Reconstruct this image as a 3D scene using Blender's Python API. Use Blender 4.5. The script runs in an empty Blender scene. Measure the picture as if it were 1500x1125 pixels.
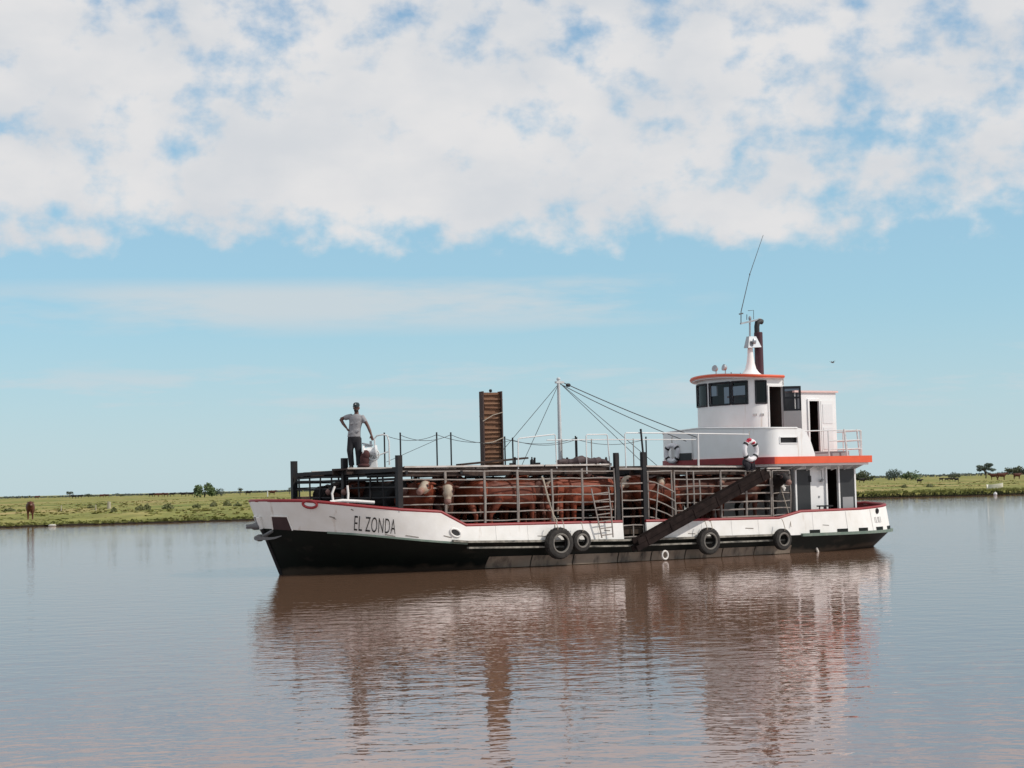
import bpy, bmesh, math, random
from math import sin, cos, pi, radians as R, sqrt, atan2
from mathutils import Vector, Matrix, noise
random.seed(7)
S = bpy.context.scene
COL = S.collection

# ------------------------------------------------------------------ frame of the place
CAM_H = 2.25
BOW = (-6.21, 47.21)             # where the stem meets the water
HEAD = R(32)                     # direction from bow to stern
CA, SA = cos(HEAD), sin(HEAD)
def W(s, t, z):                  # barge coordinates (aft, port, up) -> world
    return Vector((BOW[0] + s*CA + t*SA, BOW[1] + s*SA - t*CA, z))

# ------------------------------------------------------------------ materials
MATS = {}
def mat(name, col, rough=0.6, metal=0.0, var=None, vscale=6, vamt=0.5, grime=None, gscale=2.0, gthr=0.55, gsoft=.12,
        streak=(1,1,.22), bump=0.0, bscale=30, spec=0.5, coat=0.0):
    """plain paint or steel with tonal variation and stains of their own shape"""
    m = bpy.data.materials.new(name); m.use_nodes = True
    nt = m.node_tree; n = nt.nodes; l = nt.links
    p = n['Principled BSDF']; p.inputs['Roughness'].default_value = rough; p.inputs['Metallic'].default_value = metal
    p.inputs['Specular IOR Level'].default_value = spec
    p.inputs['Coat Weight'].default_value = coat
    tc = n.new('ShaderNodeTexCoord')
    out = None
    rgb = n.new('ShaderNodeRGB'); rgb.outputs[0].default_value = (*col, 1); out = rgb.outputs[0]
    if var:
        t = n.new('ShaderNodeTexNoise'); t.inputs['Scale'].default_value = vscale; t.inputs['Detail'].default_value = 6
        l.new(tc.outputs['Object'], t.inputs['Vector'])
        mp = n.new('ShaderNodeMapRange'); mp.inputs[1].default_value = .35; mp.inputs[2].default_value = .7
        mp.inputs[4].default_value = vamt
        l.new(t.outputs['Fac'], mp.inputs[0])
        mx = n.new('ShaderNodeMix'); mx.data_type = 'RGBA'; mx.inputs[7].default_value = (*var, 1)
        l.new(mp.outputs[0], mx.inputs[0]); l.new(out, mx.inputs[6]); out = mx.outputs[2]
    if grime:
        g = n.new('ShaderNodeTexNoise'); g.inputs['Scale'].default_value = gscale; g.inputs['Detail'].default_value = 9
        g.inputs['Roughness'].default_value = .62
        mm = n.new('ShaderNodeMapping'); mm.inputs['Scale'].default_value = streak
        l.new(tc.outputs['Object'], mm.inputs['Vector']); l.new(mm.outputs[0], g.inputs['Vector'])
        mp = n.new('ShaderNodeMapRange'); mp.inputs[1].default_value = gthr; mp.inputs[2].default_value = gthr+gsoft
        l.new(g.outputs['Fac'], mp.inputs[0])
        mx = n.new('ShaderNodeMix'); mx.data_type = 'RGBA'; mx.inputs[7].default_value = (*grime, 1)
        l.new(mp.outputs[0], mx.inputs[0]); l.new(out, mx.inputs[6]); out = mx.outputs[2]
    l.new(out, p.inputs['Base Color'])
    if bump:
        b = n.new('ShaderNodeBump'); b.inputs['Strength'].default_value = bump; b.inputs['Distance'].default_value = .02
        t = n.new('ShaderNodeTexNoise'); t.inputs['Scale'].default_value = bscale; t.inputs['Detail'].default_value = 5
        l.new(tc.outputs['Object'], t.inputs['Vector']); l.new(t.outputs['Fac'], b.inputs['Height']); l.new(b.outputs[0], p.inputs['Normal'])
    MATS[name] = m; return m

white   = mat('white_paint', (.78,.765,.74), .5, var=(.66,.63,.58), vscale=2.5, vamt=.55, grime=(.40,.29,.20), gscale=2.8, gthr=.61, gsoft=.2, streak=(1,1,.22), bump=.7, bscale=1.6)
whitehs = mat('house_white_paint', (.79,.79,.785), .5, var=(.69,.68,.66), vscale=2, vamt=.5, grime=(.50,.38,.29), gscale=4, gthr=.63, gsoft=.18, streak=(1,1,.12), bump=.45, bscale=1.8)
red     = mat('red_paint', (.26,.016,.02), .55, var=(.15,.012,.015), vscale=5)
orange  = mat('orange_red_paint', (.72,.09,.025), .42, var=(.55,.06,.02), vscale=4, vamt=.45)
hullblk = mat('black_green_hull_paint', (.004,.006,.005), .6, spec=.2, var=(.006,.011,.008), vscale=3, grime=(.04,.034,.028), gscale=1.7, gthr=.6, gsoft=.25, streak=(.6,1,1.3), bump=.3, bscale=4)
for m_ in (hullblk,):
    nt = m_.node_tree; n = nt.nodes; l = nt.links; p = n['Principled BSDF']; src_ = p.inputs['Base Color'].links[0].from_socket
    tc = n.new('ShaderNodeTexCoord'); sp = n.new('ShaderNodeSeparateXYZ'); l.new(tc.outputs['Object'], sp.inputs[0]); t = n.new('ShaderNodeTexNoise'); t.inputs['Scale'].default_value = 2.5; t.inputs['Detail'].default_value = 7; l.new(tc.outputs['Object'], t.inputs['Vector'])
    ad = n.new('ShaderNodeMath'); ad.operation = 'MULTIPLY_ADD'; ad.inputs[1].default_value = -.35; l.new(t.outputs['Fac'], ad.inputs[0]); l.new(sp.outputs[2], ad.inputs[2])
    mr = n.new('ShaderNodeMapRange'); mr.inputs[1].default_value = -.10; mr.inputs[2].default_value = .02; mr.inputs[3].default_value = .75; mr.inputs[4].default_value = 0; l.new(ad.outputs[0], mr.inputs[0])
    mx = n.new('ShaderNodeMix'); mx.data_type = 'RGBA'; mx.inputs[7].default_value = (.075,.055,.04,1); l.new(mr.outputs[0], mx.inputs[0]); l.new(src_, mx.inputs[6]); l.new(mx.outputs[2], p.inputs['Base Color'])
hullgr  = mat('grey_muddy_hull_plate', (.19,.15,.115), .8, var=(.28,.235,.185), vscale=2.2, vamt=.75, grime=(.03,.026,.022), gscale=2.2, gthr=.5, gsoft=.2, streak=(1.6,1,.5), bump=.4, bscale=5)
rubmat  = mat('weathered_rub_timber', (.30,.28,.24), .8, var=(.10,.09,.075), vscale=7, vamt=.9, grime=(.03,.03,.028), gscale=4, gthr=.5, gsoft=.15, streak=(.4,1,1), bump=.5)
rubgrn  = mat('green_rub_paint', (.10,.15,.12), .6, var=(.22,.24,.2), vscale=6, vamt=.6)
pipe    = mat('pale_steel_pipe', (.29,.265,.245), .6, .1, var=(.17,.12,.09), vscale=8, vamt=.6)
whpipe  = mat('white_painted_pipe', (.66,.66,.66), .5, var=(.48,.46,.43), vscale=6, vamt=.4)
darkst  = mat('dark_painted_steel_and_rail_shade', (.008,.009,.012), .6, .0, var=(.025,.019,.016), vscale=6, vamt=.6, spec=.3)
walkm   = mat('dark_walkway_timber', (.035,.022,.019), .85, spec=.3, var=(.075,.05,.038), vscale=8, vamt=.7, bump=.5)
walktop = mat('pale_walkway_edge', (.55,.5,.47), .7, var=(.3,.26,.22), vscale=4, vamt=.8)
wood    = mat('worn_ramp_timber', (.21,.105,.055), .8, var=(.11,.05,.028), vscale=9, vamt=.8, bump=.5)
woodd   = mat('dark_ramp_side', (.05,.028,.024), .8, var=(.09,.05,.04), vscale=6)
rampm   = mat('black_brown_ramp_timber', (.012,.008,.0075), .9, spec=.1, var=(.028,.019,.017), vscale=5, vamt=.8, grime=(.06,.045,.036), gscale=3, gthr=.68, streak=(1,1,1), bump=.5)
deckm   = mat('dirty_deck_plate', (.06,.042,.03), .9, spec=.2, var=(.03,.022,.018), vscale=4, vamt=.9)
rubber  = mat('worn_tyre_rubber', (.018,.016,.015), .8, spec=.3, var=(.05,.045,.04), vscale=6, vamt=.8, bump=.6, bscale=20)
treadm  = mat('dusty_tyre_bead', (.19,.175,.155), .85, var=(.09,.08,.07), vscale=8, vamt=.8)
funnelm = mat('maroon_funnel_paint', (.05,.008,.017), .5, var=(.03,.007,.011), vscale=4)
blackm  = mat('black_soot_steel_and_shade', (.012,.012,.013), .6)
doordk  = mat('dark_grey_door_paint', (.022,.025,.028), .5, spec=.3, var=(.032,.035,.037), vscale=3)
doorgr  = mat('grey_door_paint', (.30,.30,.305), .5, var=(.24,.24,.24), vscale=3)
inner   = mat('shade_dark_lining', (.05,.035,.028), .8, var=(.03,.023,.02), vscale=4)  # cabin insides coloured dark to stand for their shade
framedk = mat('dark_window_frame', (.012,.013,.017), .5, spec=.3)
galv    = mat('galvanised_steel', (.38,.4,.42), .42, .6, var=(.25,.26,.27), vscale=9)
anchm   = mat('anchor_steel', (.16,.16,.165), .55, .3, var=(.09,.075,.065), vscale=8)
ropem   = mat('pale_rope', (.42,.37,.3), .9, var=(.28,.23,.18), vscale=20)
wirem   = mat('rigging_wire', (.09,.095,.1), .5, .5)
redcloth= mat('red_cloth', (.45,.03,.06), .9)
lifebm  = mat('lifebuoy_white_shell', (.72,.7,.72), .55, var=(.55,.52,.54), vscale=5)
tarpm   = mat('rolled_dark_tarpaulin', (.045,.028,.03), .7, var=(.08,.05,.05), vscale=6)
letter  = mat('black_lettering_paint', (.014,.013,.013), .6, var=(.07,.065,.06), vscale=9, vamt=.4)
scuffm  = mat('worn_scuff', (.16,.14,.12), .8, var=(.34,.3,.26), vscale=20)
faded   = mat('faded_lettering_paint', (.50,.49,.48), .6)
skin    = mat('tanned_skin', (.12,.055,.04), .55, var=(.09,.042,.032), vscale=12)
shirtm  = mat('grey_cotton_shirt', (.29,.285,.295), .9, var=(.22,.215,.225), vscale=9, bump=.5, bscale=14)
trousm  = mat('black_trousers', (.015,.015,.019), .9, var=(.025,.022,.025), vscale=7)
capm    = mat('dark_cap_cloth', (.02,.035,.04), .85)
shoem   = mat('dark_shoe', (.02,.018,.018), .6)
eyem    = mat('eye_white', (.6,.6,.58), .3)
hairm   = mat('dark_hair', (.015,.011,.009), .8)
maroonb = mat('maroon_bag_cloth', (.06,.02,.02), .9, var=(.1,.035,.03), vscale=6)
paleboat= mat('cream_boat_paint', (.68,.66,.56), .6, var=(.5,.47,.4), vscale=3)
birdm   = mat('grey_bird_feathers', (.12,.12,.125), .8)
barkm   = mat('bark', (.09,.07,.055), .9)

def glass(name):
    m = bpy.data.materials.new(name); m.use_nodes = True
    nt = m.node_tree; n = nt.nodes; l = nt.links
    for x in list(n):
        if x.type == 'BSDF_PRINCIPLED': n.remove(x)
    o = n['Material Output']
    tr = n.new('ShaderNodeBsdfTransparent'); tr.inputs[0].default_value = (.14,.15,.18,1)
    gl = n.new('ShaderNodeBsdfGlossy'); gl.inputs['Roughness'].default_value = .03
    fr = n.new('ShaderNodeLayerWeight'); pw = n.new('ShaderNodeMath'); pw.operation = 'POWER'; pw.inputs[1].default_value = 4; l.new(fr.outputs['Facing'], pw.inputs[0]); ma = n.new('ShaderNodeMath'); ma.operation = 'MULTIPLY_ADD'; ma.inputs[1].default_value = .4; ma.inputs[2].default_value = .03; l.new(pw.outputs[0], ma.inputs[0])
    mx = n.new('ShaderNodeMixShader'); l.new(ma.outputs[0], mx.inputs[0]); l.new(tr.outputs[0], mx.inputs[1]); l.new(gl.outputs[0], mx.inputs[2])
    l.new(mx.outputs[0], o.inputs[0]); return m
glassm = glass('window_glass')

def leafmat(name, a, b, scale=.6, trans=.25):
    m = bpy.data.materials.new(name); m.use_nodes = True
    nt = m.node_tree; n = nt.nodes; l = nt.links
    p = n['Principled BSDF']; p.inputs['Roughness'].default_value = .6; p.inputs['Specular IOR Level'].default_value = .25
    g = n.new('ShaderNodeNewGeometry'); t = n.new('ShaderNodeTexNoise'); t.inputs['Scale'].default_value = scale; t.inputs['Detail'].default_value = 4
    l.new(g.outputs['Position'], t.inputs['Vector'])
    ad = n.new('ShaderNodeMath'); ad.operation = 'MULTIPLY_ADD'; ad.inputs[1].default_value = .35; l.new(g.outputs['Random Per Island'], ad.inputs[0]); l.new(t.outputs['Fac'], ad.inputs[2])
    mp = n.new('ShaderNodeMapRange'); mp.inputs[1].default_value = .35; mp.inputs[2].default_value = 1.0; l.new(ad.outputs[0], mp.inputs[0])
    mx = n.new('ShaderNodeMix'); mx.data_type = 'RGBA'; mx.inputs[6].default_value = (*a,1); mx.inputs[7].default_value = (*b,1)
    l.new(mp.outputs[0], mx.inputs[0]); l.new(mx.outputs[2], p.inputs['Base Color'])
    return m
leaf_dark = leafmat('dark_leaves', (.028,.036,.016), (.06,.075,.032))
leaf_mid  = leafmat('green_leaves', (.045,.075,.028), (.10,.14,.05))
leaf_blue = leafmat('grey_green_leaves', (.04,.06,.05), (.085,.115,.085))
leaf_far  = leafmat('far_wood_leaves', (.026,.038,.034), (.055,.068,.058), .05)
tuftm     = leafmat('dry_grass_blades', (.23,.21,.07), (.32,.28,.11), .08)
scrubm    = leafmat('olive_scrub_leaves', (.075,.09,.03), (.15,.15,.06))
tuftg     = leafmat('green_grass_blades', (.185,.20,.055), (.25,.25,.075), .08)

# ------------------------------------------------------------------ mesh builder
class MB:
    def __init__(s): s.v = []; s.f = []; s.m = []
    def add(s, vs, fs, mi=0):
        o = len(s.v); s.v += [tuple(v) for v in vs]; s.f += [tuple(i+o for i in f) for f in fs]; s.m += [mi]*len(fs); return s
    def box(s, a, b, mi=0, M=None):
        x0,y0,z0 = a; x1,y1,z1 = b
        vs = [Vector(p) for p in ((x0,y0,z0),(x1,y0,z0),(x1,y1,z0),(x0,y1,z0),(x0,y0,z1),(x1,y0,z1),(x1,y1,z1),(x0,y1,z1))]
        if M: vs = [M @ v for v in vs]
        return s.add(vs, [(3,2,1,0),(4,5,6,7),(0,1,5,4),(1,2,6,5),(2,3,7,6),(3,0,4,7)], mi)
    def tube(s, pts, r, n=8, mi=0, closed=False, sq=1.0):
        pts = [Vector(p) for p in pts]; N = len(pts); rs = r if isinstance(r, (list,tuple)) else [r]*N
        vs = []; up = None
        for i, p in enumerate(pts):
            if closed: d = pts[(i+1)%N]-pts[i-1]
            else: d = pts[min(i+1,N-1)]-pts[max(i-1,0)]
            if d.length < 1e-9: d = Vector((0,0,1))
            d.normalize()
            if up is None: up = d.orthogonal().normalized() if abs(d.z) > .95 else (Vector((0,0,1)) - d*d.z).normalized()
            up = (up - d*up.dot(d)); up = up.normalized() if up.length > 1e-6 else d.orthogonal().normalized()
            sd = d.cross(up)
            for k in range(n):
                a = 2*pi*k/n; vs.append(p + (up*cos(a)*sq + sd*sin(a))*rs[i])
        fs = []
        for i in range(N if closed else N-1):
            j = (i+1) % N
            for k in range(n):
                k2 = (k+1) % n; fs.append((i*n+k, i*n+k2, j*n+k2, j*n+k))
        if not closed: fs += [tuple(range(n-1,-1,-1)), tuple((N-1)*n+k for k in range(n))]
        return s.add(vs, fs, mi)
    def bar(s, a, b, w, h, mi=0):       # rectangular bar, w sideways, h upwards
        a, b = Vector(a), Vector(b); d = (b-a).normalized(); u = Vector((0,0,1)) if abs(d.z) < .95 else Vector((1,0,0))
        sd = d.cross(u).normalized(); u = sd.cross(d)
        vs = [q + sd*i*w/2 + u*j*h/2 for q in (a,b) for i,j in ((-1,-1),(1,-1),(1,1),(-1,1))]
        return s.add(vs, [(0,1,2,3),(7,6,5,4),(4,5,1,0),(5,6,2,1),(6,7,3,2),(7,4,0,3)], mi)
    def ring(s, rings, mi=0, cap=True):
        n = len(rings[0]); vs = [p for r in rings for p in r]; fs = []
        for i in range(len(rings)-1):
            for k in range(n):
                k2 = (k+1) % n; fs.append((i*n+k, i*n+k2, (i+1)*n+k2, (i+1)*n+k))
        if cap: fs += [tuple(range(n-1,-1,-1)), tuple((len(rings)-1)*n+k for k in range(n))]
        return s.add(vs, fs, mi)
    def lathe(s, prof, n=16, mi=0, M=None, cap=True):
        rg = [[Vector((r*cos(2*pi*k/n), r*sin(2*pi*k/n), z)) for k in range(n)] for r, z in prof]
        if M: rg = [[M @ v for v in r] for r in rg]
        return s.ring(rg, mi, cap)
    def sheet(s, rows, mi=0):           # open grid of points
        n = len(rows[0]); vs = [p for r in rows for p in r]
        return s.add(vs, [(i*n+k, i*n+k+1, (i+1)*n+k+1, (i+1)*n+k) for i in range(len(rows)-1) for k in range(n-1)], mi)
    def prism(s, poly, z0, z1, mi=0):   # outline (x,y) counter-clockwise
        n = len(poly); z0 = z0 if callable(z0) else (lambda x,y,c=z0: c); z1 = z1 if callable(z1) else (lambda x,y,c=z1: c)
        vs = [(x,y,z0(x,y)) for x,y in poly] + [(x,y,z1(x,y)) for x,y in poly]
        fs = [tuple(range(n-1,-1,-1)), tuple(range(n,2*n))] + [(i,(i+1)%n,n+(i+1)%n,n+i) for i in range(n)]
        return s.add(vs, fs, mi)
    def ell(s, c, r, n=12, m=8, mi=0, M=None):
        rg = []
        for i in range(1, m):
            a = pi*i/m; rg.append([Vector((c[0]+r[0]*sin(a)*cos(2*pi*k/n), c[1]+r[1]*sin(a)*sin(2*pi*k/n), c[2]-r[2]*cos(a))) for k in range(n)])
        if M: rg = [[M @ v for v in r_] for r_ in rg]
        return s.ring(rg, mi)
    def mesh(s, name, mats, smooth=True, weld=False):
        me = bpy.data.meshes.new(name); me.from_pydata(s.v, [], s.f)
        mats = mats if isinstance(mats, (list,tuple)) else [mats]
        for q in mats: me.materials.append(q)
        if len(mats) > 1: me.polygons.foreach_set('material_index', s.m)
        me.update(); me.validate()
        if weld:
            b_ = bmesh.new(); b_.from_mesh(me); bmesh.ops.remove_doubles(b_, verts=b_.verts, dist=2e-4); b_.to_mesh(me); b_.free()
        if smooth: me.polygons.foreach_set('use_smooth', [True]*len(me.polygons)); me.set_sharp_from_angle(angle=R(35))
        return me
    def build(s, name, mats, parent=None, smooth=True, weld=False):
        o = bpy.data.objects.new(name, s.mesh(name, mats, smooth, weld)); COL.objects.link(o)
        if parent: o.parent = parent
        return o

def tag(o, label=None, cat=None, group=None, kind=None):
    if label: o['label'] = label
    if cat: o['category'] = cat
    if group: o['group'] = group
    if kind: o['kind'] = kind
    return o
def empty(name, label, cat, loc=(0,0,0), rz=0, group=None):
    o = bpy.data.objects.new(name, None); COL.objects.link(o); o.location = loc; o.rotation_euler = (0,0,rz); o.empty_display_size = .2
    return tag(o, label, cat, group)
def copy_tree(o, parent=None):
    c = o.copy(); COL.objects.link(c)
    if parent: c.parent = parent
    for ch in [x for x in bpy.data.objects if x.parent == o]: copy_tree(ch, c)
    return c
def remeshed(mb, voxel, name, mats, smooth=4, fac=.5):
    """one continuous surface out of overlapping volumes"""
    o = bpy.data.objects.new('tmp', mb.mesh('tmp', mats, False)); COL.objects.link(o)
    r = o.modifiers.new('r', 'REMESH'); r.mode = 'VOXEL'; r.voxel_size = voxel
    if smooth: m = o.modifiers.new('s', 'SMOOTH'); m.iterations = smooth; m.factor = fac
    dg = bpy.context.evaluated_depsgraph_get(); dg.update()
    me = bpy.data.meshes.new_from_object(o.evaluated_get(dg)); me.name = name
    bpy.data.objects.remove(o)
    me.polygons.foreach_set('use_smooth', [True]*len(me.polygons))
    return me
def meshobj(name, me, parent=None):
    o = bpy.data.objects.new(name, me); COL.objects.link(o)
    if parent: o.parent = parent
    return o
def L(s, t, z): return Vector((s, -t, z))      # barge coordinates -> barge local axes
def lerp(a, b, f): return a + (b-a)*f
def interp(x, tab):
    if x <= tab[0][0]: return tab[0][1]
    for (a, va), (b, vb) in zip(tab, tab[1:]):
        if x <= b: return lerp(va, vb, (x-a)/(b-a))
    return tab[-1][1]

# ================================================================== BARGE
barge = empty('cattle_barge', 'long white and black cattle barge with red trim, full pens and a white wheelhouse aft', 'boat', W(0,0,0), HEAD)

# level curves of the hull:  k = 0 keel, 1 waterline, 2 rub line, 3 bulwark top
def plan(s, s0, Lb, B, p, q, s1, Ls, p2, q2):
    t = B
    if s < s0+Lb: x = max(0, (s-s0)/Lb); t = B*(1-(1-x)**p)**(1/q)
    if s > s1-Ls: x = max(0, (s1-s)/Ls); t = min(t, B*(1-(1-x)**p2)**(1/q2))
    return t
LV = [(.35, 9, 2.2, 2, 1, 20.0, 6, 2, 1.2), (0, 8, 2.62, 2, 1, 20.75, 5.0, 2.1, 1.6), (-.52, 5, 2.93, 2.2, 1.75, 21.05, 4.2, 2.2, 1.9), (-.70, 4.2, 2.88, 2.35, 2, 20.88, 4.2, 2.2, 2)]
def sk(k, g):                                    # station parameter g (0..20) -> s on level k
    s0, s1 = LV[k][0], LV[k][5]
    if g < 4: return s0 + (4-s0)*g/4
    if g > 16: return 16 + (s1-16)*(g-16)/4
    return g
ZR = [(0,1.24),(.6,1.17),(1.5,1.07),(2.3,.95),(3,.85),(4,.74),(9,.60),(15,.55),(20,.52)]
ZT = [(0,1.95),(.5,1.93),(1,1.85),(1.6,1.75),(2.4,1.64),(3.2,1.57),(3.36,1.555),(4.0,1.18),(9,1.12),(14.7,1.05),(15.56,1.22),(17.7,1.23),(18.7,1.27),(20,1.33)]
def lvl(k, g):
    s = sk(k, g); a = LV[k]; return s, plan(s, *a), (-.6, 0.0, interp(g, ZR), interp(g, ZT))[k]
stn = sorted(set([round(4*(1-cos(pi/2*i/16)),4) for i in range(17)] + [3.2,3.36,4.0] + [4+.5*i for i in range(25)] + [9.05,9.86,14.7,15.56,17.7,18.7] + [round(16+4*sin(pi/2*i/16),4) for i in range(17)]))

def between(ka, kb, g, f, off=0.0):
    """a point on the shell between two level curves, pushed outwards by off"""
    a, b = lvl(ka, g), lvl(kb, g); p = [lerp(u, v, f) for u, v in zip(a, b)]
    if off:
        e = .03; a2, b2 = lvl(kb if 0 else ka, min(20, g+e)), lvl(kb, min(20, g+e)); a1, b1 = lvl(ka, max(0, g-e)), lvl(kb, max(0, g-e))
        d = [lerp(u, v, f)-lerp(u1, v1, f) for u, v, u1, v1 in zip(a2, b2, a1, b1)]
        n = Vector((d[0], d[1], 0)); n = Vector((-n.y, n.x, 0))
        if n.length > 1e-6: n.normalize(); p[0] += n.x*off; p[1] += n.y*off
    return p
# lower hull: four strakes, both sides
mb = MB()
for sd in (1, -1):
    rows = []
    for g in stn:
        row = []
        for ka, kb, fs in ((0,1,(0,.5)),(1,2,(0,.2,.4,.6,.8,1))):
            for f in fs:
                s, t, z = between(ka, kb, g, f)
                if ka == 1 and 3 < g < 16.5:            # the midship side is nearly upright, then turns in under the rub rail
                    k = min(1, (g-3)/3, (16.5-g)/2); t = lerp(t, lerp(lvl(1,g)[1], lvl(2,g)[1], f**1.6), k)
                row.append(L(s, sd*t, z))
        rows.append(row if sd == 1 else row[::-1])
    mb.sheet(rows)
hull = mb.build('hull', hullblk, barge)
# muddy grey side plates amidships (doubler plates standing proud of the black shell)
pl_edges = [4.9,6.2,7.5,9.0,10.15,11.35,12.7,13.9,15.3]
for a, b in zip(pl_edges, pl_edges[1:]):
    m = MB(); rows = []; outer = []
    for i in range(7):
        g = lerp(a+.02, b-.02, i/6); r = []
        for f in (.02,.12,.24,.36,.46):
            s, t, z = between(1,2,g,f); k = min(1,(g-3)/3,(16.5-g)/2); t = lerp(t, lerp(lvl(1,g)[1], lvl(2,g)[1], f**1.6), k)
            r.append(L(s, t+.022, z))
        rows.append(r)
    m.sheet(rows)
    # edges so the plate has thickness
    for r in (rows[0], rows[-1]): m.sheet([r, [p+Vector((0,.02,0)) for p in r]])
    m.sheet([[r[-1] for r in rows], [r[-1]+Vector((0,.02,0)) for r in rows]])
    m.build('side_plate', hullgr, hull)
# bulwark: outer and inner skin + top edge
gate = (9.05, 9.86)
def bulwark(glist, sd, m, th=.07):
    k0 = 0
    o, i = [], []
    for g in glist:
        fs = (0,.25,.5,.75,1)
        o.append([L(p[0], sd*p[1], p[2]) for p in (between(2,3,g,f) for f in fs)])
        i.append([L(p[0], sd*max(0,p[1]), p[2]) for p in (between(2,3,g,f,-th) for f in fs)])
    if sd < 0: o, i = [r[::-1] for r in o], [r[::-1] for r in i]
    m.sheet(o); m.sheet([r[::-1] for r in i], 1)
    e = -1 if sd > 0 else 0
    m.sheet([[r[e] for r in o], [r[e] for r in i]] if sd > 0 else [[r[e] for r in i], [r[e] for r in o]])
    for j in (0, -1): m.sheet([o[j], i[j]])
fore = [g for g in stn if g <= gate[0]]; aft = [g for g in stn if g >= gate[1]]
mb = MB(); bulwark(fore, 1, mb); bulwark(aft, 1, mb); bulwark(stn, -1, mb)
bul = mb.build('bulwark', [white, mat('maroon_inner_paint', (.13,.016,.018), .6, var=(.08,.015,.015), vscale=4)], barge)
for g in (4.9,5.9,7.1,8.2,10.6,11.8,12.9,13.9,16.0,17.1,18.1):
    m = MB(); m.tube([L(p[0],p[1],p[2]) for p in (between(2,3,g,f,.001) for f in (.04,.3,.6,.96))], .007, 5); m.build('weld_seam', white, bul)
# red cap rail along the top
def caprail(glist, sd):
    return [L(p[0], sd*p[1], p[2]+.02) for p in (between(2,3,g,1,-.03) for g in glist)]
m = MB()
f1 = caprail([g for g in fore if g > .02], 1); f2 = caprail([g for g in stn if g > .02 and g < 19.98], -1); f3 = caprail([g for g in aft if g < 19.98], 1)
m.tube(f1[::-1]+[L(LV[3][0]+.03,0,1.97)]+f2+[L(LV[3][5]-.03,0,1.38)]+f3[::-1], .045, 8)
m.build('cap_rail', red, bul)
# rub rails: two timbers amidships and round the stern
def rail_line(gs, dz, off): return [L(p[0], p[1], p[2]+dz) for p in (between(2,3,g,0,off) for g in gs)]
def rub(gs, dz, w, h, name, mt, off):
    m = MB(); rg = []
    for g in gs:
        p = between(2,3,g,0,off-.03); q = between(2,3,g,0,off+w); z = p[2]+dz
        rg.append([L(p[0],p[1],z-h/2), L(q[0],q[1],z-h/2), L(q[0],q[1],z+h/2), L(p[0],p[1],z+h/2)])
    m.ring(rg); return m.build(name, mt, hull, False)
rub([g for g in stn if 3.4 <= g <= 15.4], .03, .10, .055, 'rub_rail', rubmat, 0)
rub([g for g in stn if 4 <= g <= 15.2], -.13, .09, .045, 'rub_rail', rubmat, 0)
rub([g for g in stn if 15.4 <= g <= 19.9], .0, .09, .085, 'rub_rail', rubgrn, 0)
# green sheer stripe at the bow
rub([g for g in stn if .9 <= g <= 4], -.02, .012, .05, 'sheer_stripe', rubgrn, 0)
# freeing ports: dark slots with a lip
for g in (15.85, 16.75, 17.5, 18.25, 18.95):
    m = MB(); a = between(2,3,g,.1,.004); b = between(2,3,g+.34,.1,.004)
    m.bar(L(a[0],a[1],a[2]+.02), L(b[0],b[1],b[2]+.02), .03, .10); m.build('freeing_port', hullblk, bul, False)
# hawse holes, oval with lip
def oval_on(g, f, a, b, name, parent, lip=.03):
    p = between(2,3,g,f,.0); q = between(2,3,g+.1,f,.0); d = (L(*q)-L(*p)).normalized(); nrm = Vector((d.y,-d.x,0)); c = L(*p)
    if nrm.y > 0: nrm = -nrm
    m = MB(); pts = [c + d*cos(x)*a + Vector((0,0,1))*sin(x)*b + nrm*.012 for x in [2*pi*i/20 for i in range(20)]]
    m.tube(pts, lip, 8, 0, True); m.add([c+nrm*.01]+pts, [(0,i+1,(i+1)%20+1) for i in range(20)], 1)
    return m.build(name, [white, blackm], parent)
oval_on(3.7, .42, .155, .10, 'hawse_hole', bul, .025)
hz = oval_on(18.45, .86, .07, .06, 'fairlead', bul, .03); hz.data.materials[0] = darkst
fl = oval_on(.62, .93, .19, .09, 'fairlead', bul, .035); fl.data.materials[0] = red; fl.data.materials[1] = MATS['white_paint']
# stem bar and anchor pockets
m = MB(); m.tube([L(lerp(LV[1][0],LV[2][0],f)-.02, 0, 1.24*f) for f in (-.1,.3,.7,1)] , .05, 8); m.build('stem_bar', darkst, hull)
m = MB(); m.tube([L(lerp(LV[2][0],LV[3][0],f)-.03, 0, lerp(1.24,1.6,f*1.4)) for f in (0,.3,.6)], .075, 8); m.build('stem_plate', white, bul)
def pocket(sd, ga, gb, za, zb, gc):
    """dark recessed panel with a raised frame on the flare of the bow"""
    def P(g, f, o): p = between(2,3,g,f,o); return L(p[0], sd*p[1], p[2])
    n = 8; m = MB(); top = [P(lerp(ga,gb,i/n), zb, .012) for i in range(n+1)]; bot = [P(lerp(ga,gc,i/n), za, .012) for i in range(n+1)]
    rows = [[lerp(a,b,k/4) for a,b in zip(bot,top)] for k in range(5)]
    m.sheet(rows if sd > 0 else [r[::-1] for r in rows])
    m.tube(top, .02, 6, 1); m.tube([bot[-1], top[-1]], .02, 6, 1); m.tube([bot[0], top[0]], .022, 6, 1)
    return m.build('anchor_pocket', [mat('pocket_maroon_%d' % sd, (.035,.014,.016), .7, var=(.06,.03,.03), vscale=5), white], bul)
pocket(1, .075, .27, -.02, .47, .335); pocket(-1, .02, .2, -.02, .45, .22)

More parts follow.
